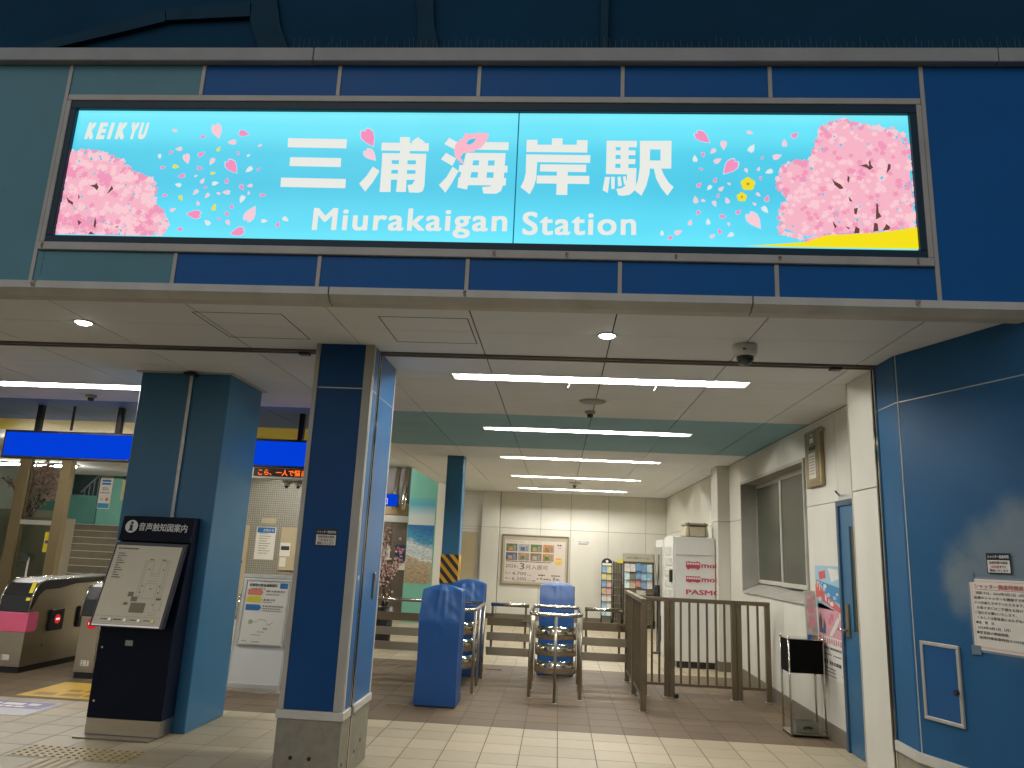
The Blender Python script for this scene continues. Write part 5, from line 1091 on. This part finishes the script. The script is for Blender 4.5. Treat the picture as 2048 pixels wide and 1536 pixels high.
# far column with hazard tape
fc = thing('hall_column', 'slim blue steel column with black and yellow hazard bands in the right hall', 'column', (-1.6, 11.4, 0))
B().box(-1.72, -1.46, 11.28, 11.54, 0, ZC, bev=.008).part('shaft', steelblue, fc)
b = B(); hz0_, hz1_ = 1.02, 1.43; b.box(-1.725, -1.455, 11.272, 11.548, hz0_, hz1_); b.part('hazard_sheet', yel_tape, fc)
b = B(); w_ = .27; zz = hz0_-.30
while zz < hz1_+.05:      # diagonal black stripes falling to the right
    q = [(-1.725, zz+.30), (-1.455, zz), (-1.455, zz+.08), (-1.725, zz+.38)]
    def clip(P, lo, hi):
        for lim, sgn in ((lo, 1), (hi, -1)):
            o = []
            for i in range(len(P)):
                A, C = P[i], P[(i+1) % len(P)]; da, dc_ = sgn*(A[1]-lim), sgn*(C[1]-lim)
                if da >= 0: o.append(A)
                if da*dc_ < 0: t_ = da/(da-dc_); o.append((A[0]+(C[0]-A[0])*t_, A[1]+(C[1]-A[1])*t_))
            P = o
            if not P: break
        return P
    P = clip(q, hz0_, hz1_)
    if len(P) > 2: b.poly([(x, 11.2705, z) for x, z in P])
    P = clip([(11.272, zz), (11.548, zz-.30), (11.548, zz-.23), (11.272, zz+.07)], hz0_, hz1_)
    if len(P) > 2: b.poly([(-1.4535, y, z) for y, z in P])
    zz += .155
b.part('hazard_stripes', ink, fc)

# ================================================================== LEFT PAID AREA
# mural
mu = thing('beach_mural', 'tall teal panel with a photographic beach mural behind the hall column', 'mural', (-2.9, 16.0, 0))
MX0, MX1 = -3.20, -2.60
B().box(MX0, MX1, 16.0, 16.12, 0, 3.2).part('panel', teal_w, mu)
def mural():
    m = bpy.data.materials.new('beach_picture'); m.use_nodes = True; n = m.node_tree; L = n.links.new; b_ = n.nodes['Principled BSDF']
    g_ = n.nodes.new('ShaderNodeNewGeometry'); no = n.nodes.new('ShaderNodeTexNoise'); no.inputs['Scale'].default_value = 4; no.inputs['Detail'].default_value = 6; L(g_.outputs['Position'], no.inputs['Vector'])
    s_ = n.nodes.new('ShaderNodeSeparateXYZ'); L(g_.outputs['Position'], s_.inputs[0])
    # shoreline wobble + slope, only inside the water/sand part of the picture
    a = n.nodes.new('ShaderNodeMath'); a.operation = 'MULTIPLY_ADD'; a.inputs[1].default_value = .22; L(no.outputs[0], a.inputs[0]); L(s_.outputs['Z'], a.inputs[2])
    a2 = n.nodes.new('ShaderNodeMath'); a2.operation = 'MULTIPLY_ADD'; a2.inputs[1].default_value = .30; L(s_.outputs['X'], a2.inputs[0]); L(a.outputs[0], a2.inputs[2])
    def ramp(src, lo, hi, stops, const=False):
        mr = n.nodes.new('ShaderNodeMapRange'); mr.inputs[1].default_value = lo; mr.inputs[2].default_value = hi; L(src, mr.inputs[0])
        cr = n.nodes.new('ShaderNodeValToRGB'); e = cr.color_ramp; e.elements[0].position, e.elements[0].color = stops[0][0], (*stops[0][1], 1); e.elements[1].position, e.elements[1].color = stops[-1][0], (*stops[-1][1], 1)
        for p, q in stops[1:-1]: x = e.elements.new(p); x.color = (*q, 1)
        L(mr.outputs[0], cr.inputs[0]); return cr
    low = ramp(a2.outputs[0], -.15, 1.15, [(0, (.30, .22, .13)), (.30, (.33, .25, .15)), (.50, (.40, .32, .22)), (.515, (.60, .58, .52)), (.58, (.42, .48, .50)), (.70, (.55, .58, .56)), (.80, (.05, .24, .38)), (1, (.015, .12, .30))])
    hi = ramp(s_.outputs['Z'], 1.98, 2.55, [(0, (.02, .14, .32)), (.005, (.52, .52, .48)), (.35, (.45, .52, .50)), (.75, (.08, .32, .42)), (1, (.10, .36, .36))])
    gt = n.nodes.new('ShaderNodeMath'); gt.operation = 'GREATER_THAN'; gt.inputs[1].default_value = 1.98; L(s_.outputs['Z'], gt.inputs[0])
    mi = n.nodes.new('ShaderNodeMix'); mi.data_type = 'RGBA'; L(gt.outputs[0], mi.inputs[0]); L(low.outputs[0], mi.inputs[6]); L(hi.outputs[0], mi.inputs[7])
    wv_ = n.nodes.new('ShaderNodeTexNoise'); wv_.inputs['Scale'].default_value = 14; wv_.inputs['Detail'].default_value = 8; mp = n.nodes.new('ShaderNodeMapping'); mp.inputs['Scale'].default_value = (1, 1, 3); L(g_.outputs['Position'], mp.inputs[0]); L(mp.outputs[0], wv_.inputs['Vector'])
    mr = n.nodes.new('ShaderNodeMapRange'); mr.inputs[1].default_value = .3; mr.inputs[2].default_value = .7; mr.inputs[3].default_value = .55; mr.inputs[4].default_value = 1.35; L(wv_.outputs[0], mr.inputs[0])
    mh = n.nodes.new('ShaderNodeMix'); L(gt.outputs[0], mh.inputs[0]); L(mr.outputs[0], mh.inputs[2]); mh.inputs[3].default_value = 1.0
    vm = n.nodes.new('ShaderNodeVectorMath'); vm.operation = 'SCALE'; L(mi.outputs[2], vm.inputs[0]); L(mh.outputs[0], vm.inputs['Scale']); L(vm.outputs[0], b_.inputs['Base Color']); b_.inputs['Roughness'].default_value = .5
    return m
B().box(MX0+.012, MX1-.03, 15.994, 15.999, .78, 2.55).part('picture', mural(), mu)
B().box(MX1, MX1+.17, 16.0, 16.2, 0, ZC).top('pale_post', wall_w, 'pale square post beside the beach mural', 'post')
lkx = thing('locker_bank', 'dark brown steel locker doors left of the beach mural', 'lockers', (-4.1, 16.6, 0))
B().box(-5.0, -3.22, 16.6, 17.0, 0, 2.03).part('body', locker, lkx)
for k in range(4):
    x = -4.98+.44*k; B().box(x+.006, x+.43, 16.585, 16.598, .06, 2.0, bev=.003).part('door', locker, lkx); B().box(x+.38, x+.40, 16.57, 16.584, 1.0, 1.12).part('handle', steel, lkx)
B().box(-5.0, -3.22, 16.585, 17.0, 2.04, 2.18).part('cornice', trim_w, lkx); B().box(-5.0, -3.22, 16.6, 17.0, 2.20, 2.45).part('beam', M('ochre_beam', (.34, .24, .10), .5), lkx)
B().box(-5.0, -3.22, 16.9, 17.0, 2.46, 3.25).part('dark_recess', dark_m, lkx)
lp = thing('locker_leaflet', 'dark blue and white leaflet stuck on the brown lockers', 'poster', (-3.5, 16.58, 1.2)); B().box(-3.55, -3.28, 16.562, 16.567, 1.17, 1.55).part('sheet', M('navy_sheet', (.02, .02, .08), .4), lp); B().box(-3.55, -3.28, 16.56, 16.566, 1.02, 1.165).part('white_foot', paper, lp)
b = B(); bars(b, (-3.53, 16.561, 1.2), UX, UZ, [(.02, .25, .2, .03), (.05, .2, .12, .02)], off=.001); b.part('print', ink_org, lp)
l2 = thing('locker_notice', 'small white notice on the brown lockers left of the navy leaflet', 'notice', (-3.75, 16.58, 1.3)); B().box(-3.80, -3.66, 16.562, 16.567, 1.22, 1.52).part('sheet', paper, l2); b = B(); put_text(b, '手', (-3.77, 16.5605, 1.40), UX, UZ, h=.08); put_text(b, '荷', (-3.77, 16.5605, 1.29), UX, UZ, h=.08); b.part('print', ink, l2)
for k, x in enumerate((-3.62, -3.42)):
    B().tube([(x, 16.45, 2.30), (x, 16.45, 2.45), (x+.05, 16.45, 3.24)], .055, n=14).top('steel_duct', chrome, ('left' if k == 0 else 'right')+' one of the two shiny steel ducts above the lockers', 'duct', 'steel ducts')
isg = thing('exit_number_sign', 'small blue lit sign with a white i mark hanging before the steel ducts', 'sign', (-3.7, 15.9, 2.36)); I0 = at(757, 1012, Y=15.9); I1 = at(797, 988, Y=15.9)
b = B(); b.box(I0.x, I1.x, 15.9, 15.98, I0.z, I1.z, bev=.004); b.part('box', black_p, isg)
b = B(); rect(b, (I0.x, 15.898, I0.z), UX, UZ, .01, .012, I1.x-I0.x-.02, I1.z-I0.z-.024); b.part('lit_face', E_('sign_blue', (5, 60, 205), 1.0), isg)
b = B(); q0 = Vector((I0.x+.10, 15.896, I0.z+.05))
for x, y, w2, h2 in ((0, 0, .012, .12), (.075, 0, .012, .12), (.012, 0, .063, .012), (.012, .108, .063, .012), (.038, .03, .014, .045), (.038, .082, .014, .014)): rect(b, q0, UX, UZ, x, y, w2, h2)
b.part('mark', E_('sign_white', (235, 240, 250), 1.0), isg); B().tube([(-3.7, 15.94, I1.z), (-3.7, 15.94, 3.25)], .012).part('hanger', dark_m, isg)
# cherry branches
def cherry(name, base, spread, hgt, n, label, seed, fl_n, fs_=1.0):
    random.seed(seed); t = thing(name, label, 'branches', tuple(base)); b = B(); tips = []
    def grow(p, d, ln, r, k):
        P = [p]; q = p.copy(); dd = d.copy()
        for i in range(4):
            dd = (dd+Vector((random.uniform(-.35, .35), random.uniform(-.3, .3), random.uniform(-.1, .25)))).normalized(); q = q+dd*ln/4; P.append(q.copy()); tips.append(q.copy())
        b.tube(P, [r*(1-.15*i) for i in range(5)], n=5)
        if k:
            for _ in range(3): grow(P[random.randint(2, 4)], (dd+Vector((random.uniform(-1, 1), random.uniform(-.6, .6), random.uniform(-.2, .8)))).normalized(), ln*.62, r*.55, k-1)
    for i in range(n): grow(Vector(base)+Vector((random.uniform(-.05, .05), 0, 0)), Vector((random.uniform(-spread, spread), random.uniform(-.3, .3), 1)).normalized(), hgt*.6, .018, 2)
    b.part('branches', bark, t); b = B()
    for _ in range(fl_n):
        p = random.choice(tips)+Vector((random.gauss(0, .035), random.gauss(0, .035), random.gauss(0, .035))); s = random.uniform(.014, .028)*fs_; n_ = Vector((random.uniform(-1, 1), random.uniform(-1.4, -.1), random.uniform(-1, 1))).normalized(); u = n_.orthogonal().normalized(); v = n_.cross(u)
        for k in range(5):
            a = R(72*k); e = R(72*k+36); f_ = R(72*k-36)
            b.poly([p, p+(u*math.cos(f_)+v*math.sin(f_))*s*.6, p+(u*math.cos(a)+v*math.sin(a))*s*1.1+n_*s*.25, p+(u*math.cos(e)+v*math.sin(e))*s*.6])
    o = b.part('blossoms', blossom, t); o['kind'] = 'stuff'; return t
cb_ = at(765, 1230, Y=12.5); cherry('cherry_branches', (cb_.x+.02, 12.5, .55), .55, 1.1, 4, 'artificial cherry blossom branches beside the lockers', 3, 620)
B().lathe([(.10, 0), (.13, .02), (.15, .30), (.14, .55), (.10, .56)], cb_.x+.02, 12.5, n=18).top('blossom_pot', black_p, 'dark pot holding the cherry branches behind the left barrier', 'pot')
# back wall, mosaic
mw = thing('mosaic_wall', 'wall of small square beige mosaic tiles seen between the column and the pillar', 'wall', (-7, 17, 0))
B().box(-9.3, -5.01, 17.0, 17.2, 0, 3.0).part('tiled_face', mosaic, mw)
def wp(px, py): return at(px, py, Y=16.99)
d0 = wp(497, 1050); md = thing('staff_door', 'beige steel door at the left of the mosaic wall', 'door', (d0.x-.4, 16.98, 0)); B().box(d0.x-.85, d0.x+.05, 16.965, 16.998, 0, d0.z, bev=.004).part('leaf', beige_d, md)
B().disc((d0.x-.06, 16.96, 1.02), UX, UZ, .035, (0, -.02, 0), n=14).part('knob', dark_m, md); B().disc((d0.x-.06, 16.962, 1.12), UX, UZ, .02, (0, -.01, 0), n=12).part('key_cylinder', dark_m, md)
a0, a1 = wp(507, 1118), wp(553, 1055); nb = thing('wall_notice', 'white notice sheet with a blue heading on the mosaic wall', 'notice', tuple(a0)); aw, ah = a1.x-a0.x, a1.z-a0.z; q0 = Vector((a0.x, 16.985, a0.z))
B().box(a0.x, a1.x, 16.986, 16.998, a0.z, a1.z).part('sheet', paper, nb); b = B(); rect(b, q0, UX, UZ, .02, ah-.13, aw-.04, .12, 1, .001); put_text(b, 'お知らせ', q0+UX*aw*.35+UZ*(ah-.10)+Vector((0, -.002, 0)), UX, UZ, h=.06, m=2)
bars(b, q0, UX, UZ, [(aw*.18, ah*(.78-.075*i), aw*(.4+.2*((i*5) % 3)/2), .018) for i in range(9)], off=.001); b.part('print', [ink_grey, ink_blue, white_t], nb)
a0, a1 = wp(555, 1140), wp(600, 1056); cp = thing('wall_cabinet', 'beige flush cabinet with paper slips on the mosaic wall', 'cabinet', tuple(a0)); B().box(a0.x, a1.x+.15, 16.95, 16.998, a0.z, a1.z, bev=.006).part('door', beige_d, cp)
b0, b1 = wp(560, 1112), wp(583, 1086); B().box(b0.x, b1.x, 16.942, 16.948, b0.z, b1.z).part('paper_slip', paper, cp); b = B(); rect(b, (b0.x, 16.941, b0.z), UX, UZ, .02, (b1.z-b0.z)*.45, b1.x-b0.x-.04, (b1.z-b0.z)*.3); b.part('slip_print', ink, cp); b0, b1 = wp(559, 1133), wp(573, 1115); B().box(b0.x, b1.x, 16.942, 16.948, b0.z, b1.z).part('paper_slip', paper, cp)
b0, b1 = wp(523, 1046), wp(552, 1037); B().box(b0.x, b1.x, 16.985, 16.998, b0.z, b1.z).top('name_plate', beige_d, 'narrow beige name plate above the wall notice on the mosaic wall', 'plate')
for k, (px_, py_) in enumerate(((574, 966), (597, 967))):
    p = at(px_, py_, Y=12.0); t = thing('small_dome_camera', ('left' if k == 0 else 'right')+' one of the two small dome cameras below the orange message board', 'camera', (p.x, 12, p.z), 'paired dome cameras')
    B().box(p.x-.075, p.x+.075, 11.95, 12.1, p.z, p.z+.10, bev=.005).part('bracket', grey_p, t); B().lathe([(.05, p.z-.001), (.055, p.z-.03), (.04, p.z-.045)], p.x, 12.0, n=18).part('housing', white_p, t); B().lathe([(.035, p.z-.045), (.03, p.z-.07), (.01, p.z-.085)], p.x, 12.0, n=14).part('dome', black_p, t)
# hanging sign and message board
hs = thing('hanging_blue_sign', 'long blank blue lit sign hanging over the ticket gates at the left', 'sign', (-4.5, 8.0, 2.3))
B().box(-6.27, -2.0, 8.0, 8.12, 2.285, 2.60, bev=.006).part('box', black_p, hs)
B().box(-6.245, -2.02, 7.996, 7.9995, 2.31, 2.575).part('lit_face', E_('sign_blue_face', (2, 62, 214), 1.0), hs)
for x in (-5.93, -4.98, -2.88): B().box(x-.03, x+.03, 8.03, 8.09, 2.60, ZC, bev=.004).part('hanger', black_p, hs)
B().box(-5.55, -5.53, 8.05, 8.07, 2.62, ZC).part('cable_drop', dark_m, hs)
lb_ = thing('led_message_board', 'orange dot matrix message board below the hanging blue sign', 'message board', (-2.9, 8.0, 2.17))
B().box(-3.36, -1.9, 8.0, 8.14, 2.165, 2.283, bev=.004).part('housing', alu_l, lb_); B().box(-3.34, -1.92, 7.996, 7.9995, 2.19, 2.28).part('screen', M('led_screen', (.03, .015, .008), .3), lb_)
b = B(); put_text(b, 'こら、一人で悩ま', (-3.29, 7.994, 2.2), UX, UZ, h=.068, wd=.53, bold=.014); b.part('led_text', M('led_orange', (1.0, .16, .015), emit=1.6), lb_)
# ticket gates
def gate(x0, x1, y0, y1, label, pink):
    t = thing('ticket_gate', label, 'ticket gate', ((x0+x1)/2, (y0+y1)/2, 0), 'automatic ticket gates'); W_ = x1-x0
    B().box(x0+.01, x1-.01, y0+.01, y1-.01, 0, .06).part('kick_plate', black_p, t)
    pr = [(y0, .062), (y1, .062), (y1, .90), (y1-.15, .92), (y0+.75, .905), (y0+.45, .86), (y0+.20, .86), (y0+.10, .80), (y0+.02, .66), (y0, .62)]
    B().prism([(x0, y, z) for y, z in pr], (W_, 0, 0), bev=.004).part('body', steel, t)
    hd = [(y0-.012, .63), (y0+.012, .80), (y0+.08, .93), (y0+.20, .965), (y1-.1, .985), (y1+.01, .97), (y1+.01, .905), (y1-.14, .925), (y0+.76, .91), (y0+.46, .865), (y0+.21, .865), (y0+.12, .805), (y0+.035, .665), (y0+.01, .63)]
    B().prism([(x0-.006, y, z) for y, z in hd], (W_+.012, 0, 0), bev=.004).part('black_hood', black_p, t)
    b = B(); P = [Vector((x1+.008, y, z)) for y, z in hd[:5]]; b.tube(P, .009, n=8); P = [Vector((x0-.008, y, z)) for y, z in hd[:5]]; b.tube(P, .009, n=8); b.part('edge_tube', chrome, t)
    if pink:
        B().box(x0-.012, x1+.012, y0-.012, y0+.16, .42, .622, bev=.004).part('pink_card_panel', M('pink_panel', (.75, .12, .22), .4), t); B().prism([(x0+.02, y0-.004, .66), (x1-.06, y0-.004, .66), (x1-.06, y0+.045, .83), (x0+.02, y0+.045, .83)], (0, .005, 0)).part('reader_pad', M('reader_tan', (.5, .42, .28), .4), t)
        B().prism([(x1-.055, y0-.002, .75), (x1-.01, y0-.002, .75), (x1-.01, y0+.07, .945), (x1-.055, y0+.07, .945)], (0, .006, 0)).part('yellow_sticker', ink_yel, t)
    for y in (y0+.47, y0+.98):
        B().box(x1+.001, x1+.03, y-.12, y+.12, .40, .64, bev=.01).part('flap', black_p, t)
        nd = B().disc((x1+.0305, y, .525), UY, UZ, .05, (.002, 0, 0), n=20).part('no_entry_disc', M('no_entry_red', (.62, .02, .025), emit=.9), t); b = B(); b.box(x1+.0335, x1+.035, y-.032, y+.032, .514, .536); b.part('no_entry_bar', E_('bar_white', (240, 230, 225), 1), nd)
    if not pink:
        nd = B().disc((x0+W_*.6, y0-.001, .555), UX, UZ, .055, (0, -.003, 0), n=20).part('no_entry_disc', M('no_entry_red', (.62, .02, .025), emit=.9), t); b = B(); b.box(x0+W_*.6-.035, x0+W_*.6+.035, y0-.006, y0-.0045, .543, .567); b.part('no_entry_bar', E_('bar_white', (240, 230, 225), 1), nd)
    b = B(); rect(b, (x0+W_*.35, y0-.002, .13), UX, UZ, 0, 0, .09, .055); b.part('number_plate', paper, t); b = B(); put_text(b, '2 3' if not pink else '1', (x0+W_*.35+.01, y0-.003, .14), UX, UZ, h=.035); b.part('number', ink, t)
    for y, z in ((y0+.9, .80), (y0+.35, .33)): B().disc((x1+.0005, y, z), UY, UZ, .012, (.004, 0, 0), n=10).part('lock', chrome, t)
gate(-6.05, -5.72, 8.15, 9.85, 'ticket gate with pink card panel at the far left edge', True)
gate(-5.07, -4.86, 8.08, 9.80, 'ticket gate numbered 2 3 partly hidden behind the map kiosk', False)
# floor stickers, tactile blocks
b = B(); Y1 = [at(52, 1391, Z=.004), at(215, 1403, Z=.004), at(260, 1370, Z=.004), at(125, 1364, Z=.004)]
fs = thing('yellow_floor_sticker', 'yellow floor sticker in front of the ticket gates', 'floor sticker', tuple(Y1[0])); x0, y0, x1, y1 = -4.98, 7.12, -3.9, 7.85
B().box(x0, x1, y0, y1, .001, .003).part('sheet', M('sticker_yellow', (.60, .37, .04), .45, var=.15), fs); b = B(); bars(b, (x0, y0, .0035), UX, UY, [(.1, .08, .8, .12), (.3, .28, .6, .1)], off=.0005); b.part('print', M('sticker_brown', (.30, .15, .02), .5), fs); b = B(); rect(b, (x0, y0, .0035), UX, UY, .62, .45, .3, .18, 0, .001); b.part('white_patch', paper, fs)
fp = thing('purple_floor_sticker', 'purple and white floor sticker at the left edge of the beige tiles', 'floor sticker', (-4.8, 6.6, 0)); x0, y0, x1, y1 = -5.4, 6.38, -4.36, 6.90
B().box(x0, x1, y0, y1, .001, .003).part('sheet', M('sticker_white', (.42, .40, .40), .45), fp); b = B(); rect(b, (x0, y0, .0035), UX, UY, .04, .24, .96, .26, 0, .0005); b.part('purple_band', M('sticker_purple', (.15, .13, .30), .45), fp); b = B(); bars(b, (x0, y0, .0045), UX, UY, [(.2, .36, .7, .08), (.3, .28, .55, .05)], m=0, off=.0005); bars(b, (x0, y0, .0045), UX, UY, [(.5, .1, .2, .06)], m=1, off=.0005); b.part('print', [paper, ink_org], fp)
tb = M('tactile_beige', (.40, .31, .15), .5, var=.2, vscale=8)
tp = thing('tactile_paving', 'ochre tactile paving blocks with dots and bars before the kiosk', 'tactile paving', (-3.3, 5.4, 0))
for k in range(3): B().box(-3.70+.283*k+.002, -3.70+.283*(k+1)-.002, 5.31, 5.59, .0006, .0035, bev=.001).part('dot_block', tb, tp)
dm = M('tactile_dot', (.29, .22, .10), .5); dmesh = B().lathe([(.013, 0), (.012, .004), (.008, .005)], 0, 0, n=8).mesh('dot', dm, (0, 0, 0))
for i in range(15):
    for j in range(5):
        o = bpy.data.objects.new('dot', dmesh); COL.objects.link(o); o.parent = tp; o.location = Vector((-3.70+.0283+.0566*i, 5.338+.056*j, .0035))-WLOC[tp.name]
B().box(-3.415, -3.135, 3.2, 5.307, .0006, .0035, bev=.001).part('bar_strip', tb, tp)
for k in range(4):
    for j in range(7): B().box(-3.385+.068*k, -3.36+.068*k, 3.21+.3*j, 3.48+.3*j, .0036, .0082, bev=.002).part('guide_bar', dm, tp)
# glass partition
gp = thing('glass_partition', 'glass partition with beige posts in front of the far left stairs', 'glass partition', (-9, 13, 0))
YG = 13.0
for x in (-9.65, -8.86): B().box(x-.09, x+.09, YG-.07, YG+.07, 0, ZC).part('post', M('partition_post', (.21, .16, .085), .45, .2), gp)
B().box(-9.56, -8.95, YG-.05, YG+.05, ZC-.12, ZC).part('header', trim_w, gp); B().box(-12.2, -9.74, YG-.05, YG+.05, ZC-.12, ZC).part('header', trim_w, gp)
B().box(-9.56, -8.95, YG-.006, YG+.006, .1, ZC-.12).part('pane', glass, gp); B().box(-12.2, -9.74, YG-.006, YG+.006, .1, ZC-.12).part('pane', glass, gp)
B().box(-9.56, -8.95, YG-.03, YG+.03, 1.60, 1.68).part('transom', alu, gp); B().box(-9.56, -8.95, YG-.04, YG+.04, 0, .1).part('sill', alu, gp); B().box(-12.2, -9.74, YG-.04, YG+.04, 0, .1).part('sill', alu, gp)
b = B(); q = at(45, 1115, Y=YG-.1); b.disc((q.x, YG-.1, q.z), UX, UZ, .085, (0, .04, 0), n=18); b.top('round_mirror', M('dark_mirror', (.05, .06, .04), .1, spec=.8), 'small round dark mirror on the glass partition', 'mirror')
a0, a1 = at(84, 1104, Y=YG-.02), at(104, 1064, Y=YG-.02); ys_ = thing('yellow_sticker', 'yellow warning sticker on the glass partition', 'sticker', tuple(a0)); B().box(a0.x, a1.x, YG-.02, YG-.012, a0.z, a1.z).part('sheet', ink_yel, ys_); b = B(); b.disc((a0.x*.65+a1.x*.35, YG-.022, (a0.z+a1.z)/2), UX, UZ, .03, n=10, m=0); b.disc((a0.x*.35+a1.x*.65, YG-.022, (a0.z+a1.z)/2), UX, UZ, .03, n=10, m=1); b.part('print', [ink_blue, ink_red], ys_)
a0, a1 = at(47, 1160, Y=YG-.02), at(59, 1115, Y=YG-.02); rs = thing('red_white_label', 'narrow white label with red characters on the partition', 'label', tuple(a0)); B().box(a0.x, a1.x, YG-.02, YG-.012, a0.z, a1.z).part('sheet', paper, rs); b = B(); hgt = a1.z-a0.z
for k, s in enumerate('入口注意'): put_text(b, s, (a0.x+.015, YG-.022, a0.z+hgt*(.76-.24*k)), UX, UZ, h=hgt*.18, wd=a1.x-a0.x-.03)
b.part('print', ink_red, rs)
# left panel behind glass, blossoms behind
B().box(-12.2, -9.9, 14.6, 14.7, 0, 1.9).top('cream_partition', M('pale_screen', (.42, .42, .36), .5), 'pale low screen wall behind the left glass pane', 'wall')
ct = at(95, 965, Y=14.0); cherry('cherry_branches', (ct.x-.25, 14.0, 1.75), 1.6, 1.0, 7, 'pale cherry blossom sprays seen through the glass partition', 9, 1100, 1.7)
B().box(ct.x-.75, ct.x+.5, 13.9, 14.3, 0, 1.75).top('planter_cabinet', M('cabinet_tan', (.34, .30, .22), .5), 'tan cabinet carrying cherry sprays behind the glass partition', 'cabinet')
# stairs
sr = thing('platform_stairs', 'flight of concrete steps rising to the platform at the far left', 'stairs', (-10.8, 17.5, 0))
stm = M('stair_concrete', (.12, .096, .058), .7, var=.3, vscale=4, bump=.1); nos = M('stair_nosing', (.48, .44, .34), .5)
NS = 11; rise, go = .155, .30; SY0 = 15.4
for k in range(NS):
    B().box(-13, -9.4, SY0+go*k, SY0+go*(NS+2), rise*k, rise*(k+1)).part('step', stm, sr); B().box(-13, -9.4, SY0+go*k-.012, SY0+go*k+.03, rise*(k+1)-.002, rise*(k+1)+.010).part('nosing', nos, sr)
YL = SY0+go*NS
tw = thing('teal_stair_wall', 'teal painted wall with posters at the top of the stairs', 'wall', (-11, YL+.3, 1.7)); zl = rise*NS
c0 = at(187, 1060, Y=YL+.25); B().box(c0.x, -9.0, YL+.25, YL+.45, 1.2, 3.3).part('wall', teal_w, tw); B().box(-14, c0.x, YL+2.2, YL+2.4, 1.2, 4).part('dark_wall', M('dark_green', (.03, .06, .05), .7), tw); B().box(-14, c0.x, YL+.2, YL+.45, zl, zl+.75).part('low_wall', M('teal_dark', (.07, .22, .17), .6), tw)
B().box(-14, -9.0, YL-.1, YL+.6, 3.2, 3.5).part('lintel', trim_w, tw)
us = thing('upper_stair_flight', 'dark upper flight of stairs with a pale railing behind the teal wall', 'stairs', (-12.5, YL+1.2, 1.7))
u0 = at(160, 1045, Y=YL+.9); 
for k in range(6): B().box(u0.x-.05+.10*k, u0.x+1.0, YL+.9, YL+1.9, zl+.15*k, zl+.15*(k+1)).part('step', M('dark_step', (.08, .065, .05), .7), us)
for k in range(7):
    x = u0.x+.12*k; B().tube([(x, YL+.88, zl+.35+.13*k), (x, YL+.88, zl+.95+.13*k)], .014, n=6).part('baluster', M('rail_pale', (.34, .36, .34), .5), us)
B().tube([(u0.x-.1, YL+.88, zl+.85), (u0.x+.85, YL+.88, zl+1.88)], .025, n=8).part('handrail', M('rail_pale', (.34, .36, .34), .5), us)
a0, a1 = at(193, 1017, Y=YL+.24), at(232, 933, Y=YL+.24); cpz = thing('clinic_poster', 'white framed clinic poster on the teal stair wall', 'poster', tuple(a0)); pw2, ph2 = a1.x-a0.x, a1.z-a0.z; q0 = Vector((a0.x, YL+.225, a0.z))
B().box(a0.x, a1.x, YL+.226, YL+.248, a0.z, a1.z, bev=.005).part('panel', paper, cpz); b = B()
rect(b, q0, UX, UZ, .02, .02, pw2-.04, ph2*.11, 1, .001); rect(b, q0, UX, UZ, pw2*.15, ph2*.63, pw2*.7, ph2*.045, 2, .001); rect(b, q0, UX, UZ, pw2*.15, ph2*.56, pw2*.7, ph2*.045, 2, .001)
put_text(b, '三浦海岸歯科', q0+UX*pw2*.14+UZ*ph2*.77+Vector((0, -.001, 0)), UX, UZ, h=ph2*.05, wd=pw2*.72); put_text(b, 'クリニック', q0+UX*pw2*.2+UZ*ph2*.70+Vector((0, -.001, 0)), UX, UZ, h=ph2*.045, wd=pw2*.6); bars(b, q0, UX, UZ, [(pw2*.25, ph2*.47, pw2*.45, .03), (pw2*.2, ph2*.43, pw2*.6, .025), (pw2*.1, ph2*.36, pw2*.8, .03), (pw2*.48, ph2*.88, .015, .09)], off=.001)
b.disc(q0+UX*pw2*.72+UZ*ph2*.22+Vector((0, -.001, 0)), UX, UZ, .05, m=3, n=10); b.disc(q0+UX*pw2*.3+UZ*ph2*.22+Vector((0, -.001, 0)), UX, UZ, .045, m=4, n=10); b.part('print', [ink_grey, M('clinic_blue', (.04, .28, .45), .5), ink_blue, ink_org, cards[8]], cpz)
a0, a1 = at(240, 1000, Y=YL+.24), at(285, 936, Y=YL+.24); op = thing('orange_poster', 'poster with orange and green shapes right of the clinic poster', 'poster', tuple(a0)); B().box(a0.x, a1.x, YL+.232, YL+.248, a0.z, a1.z).part('sheet', M('poster_tan', (.55, .45, .24), .5), op); b = B(); q0 = Vector((a0.x, YL+.23, a0.z)); w2, h2 = a1.x-a0.x, a1.z-a0.z
rect(b, q0, UX, UZ, 0, h2*.62, w2, h2*.38, 0, .001); b.disc(q0+UX*w2*.45+UZ*h2*.9+Vector((0, -.002, 0)), UX, UZ, h2*.14, m=1, n=14)
random.seed(6)
for k in range(14): x, y, r_ = random.uniform(.1, .8)*w2, random.uniform(.3, .65)*h2, random.uniform(.02, .06)*h2; b.disc(q0+UX*x+UZ*y+Vector((0, -.003-.0002*k, 0)), UX, UZ, r_, m=random.choice((2, 3, 4)), n=8)
b.part('print', [ink_green, white_t, ink_org, ink, ink_yel], op)
# outer left wall closing the hall
B().box(-14.2, -14, 4.2, 22, 0, 3.4).top('left_hall_wall', wall_w, 'cream side wall at the far left of the paid area', 'wall')
print('objects', len(bpy.data.objects), 'tris', sum(len(o.data.loop_triangles) or len(o.data.polygons)*2 for o in bpy.data.objects if o.type == 'MESH'))
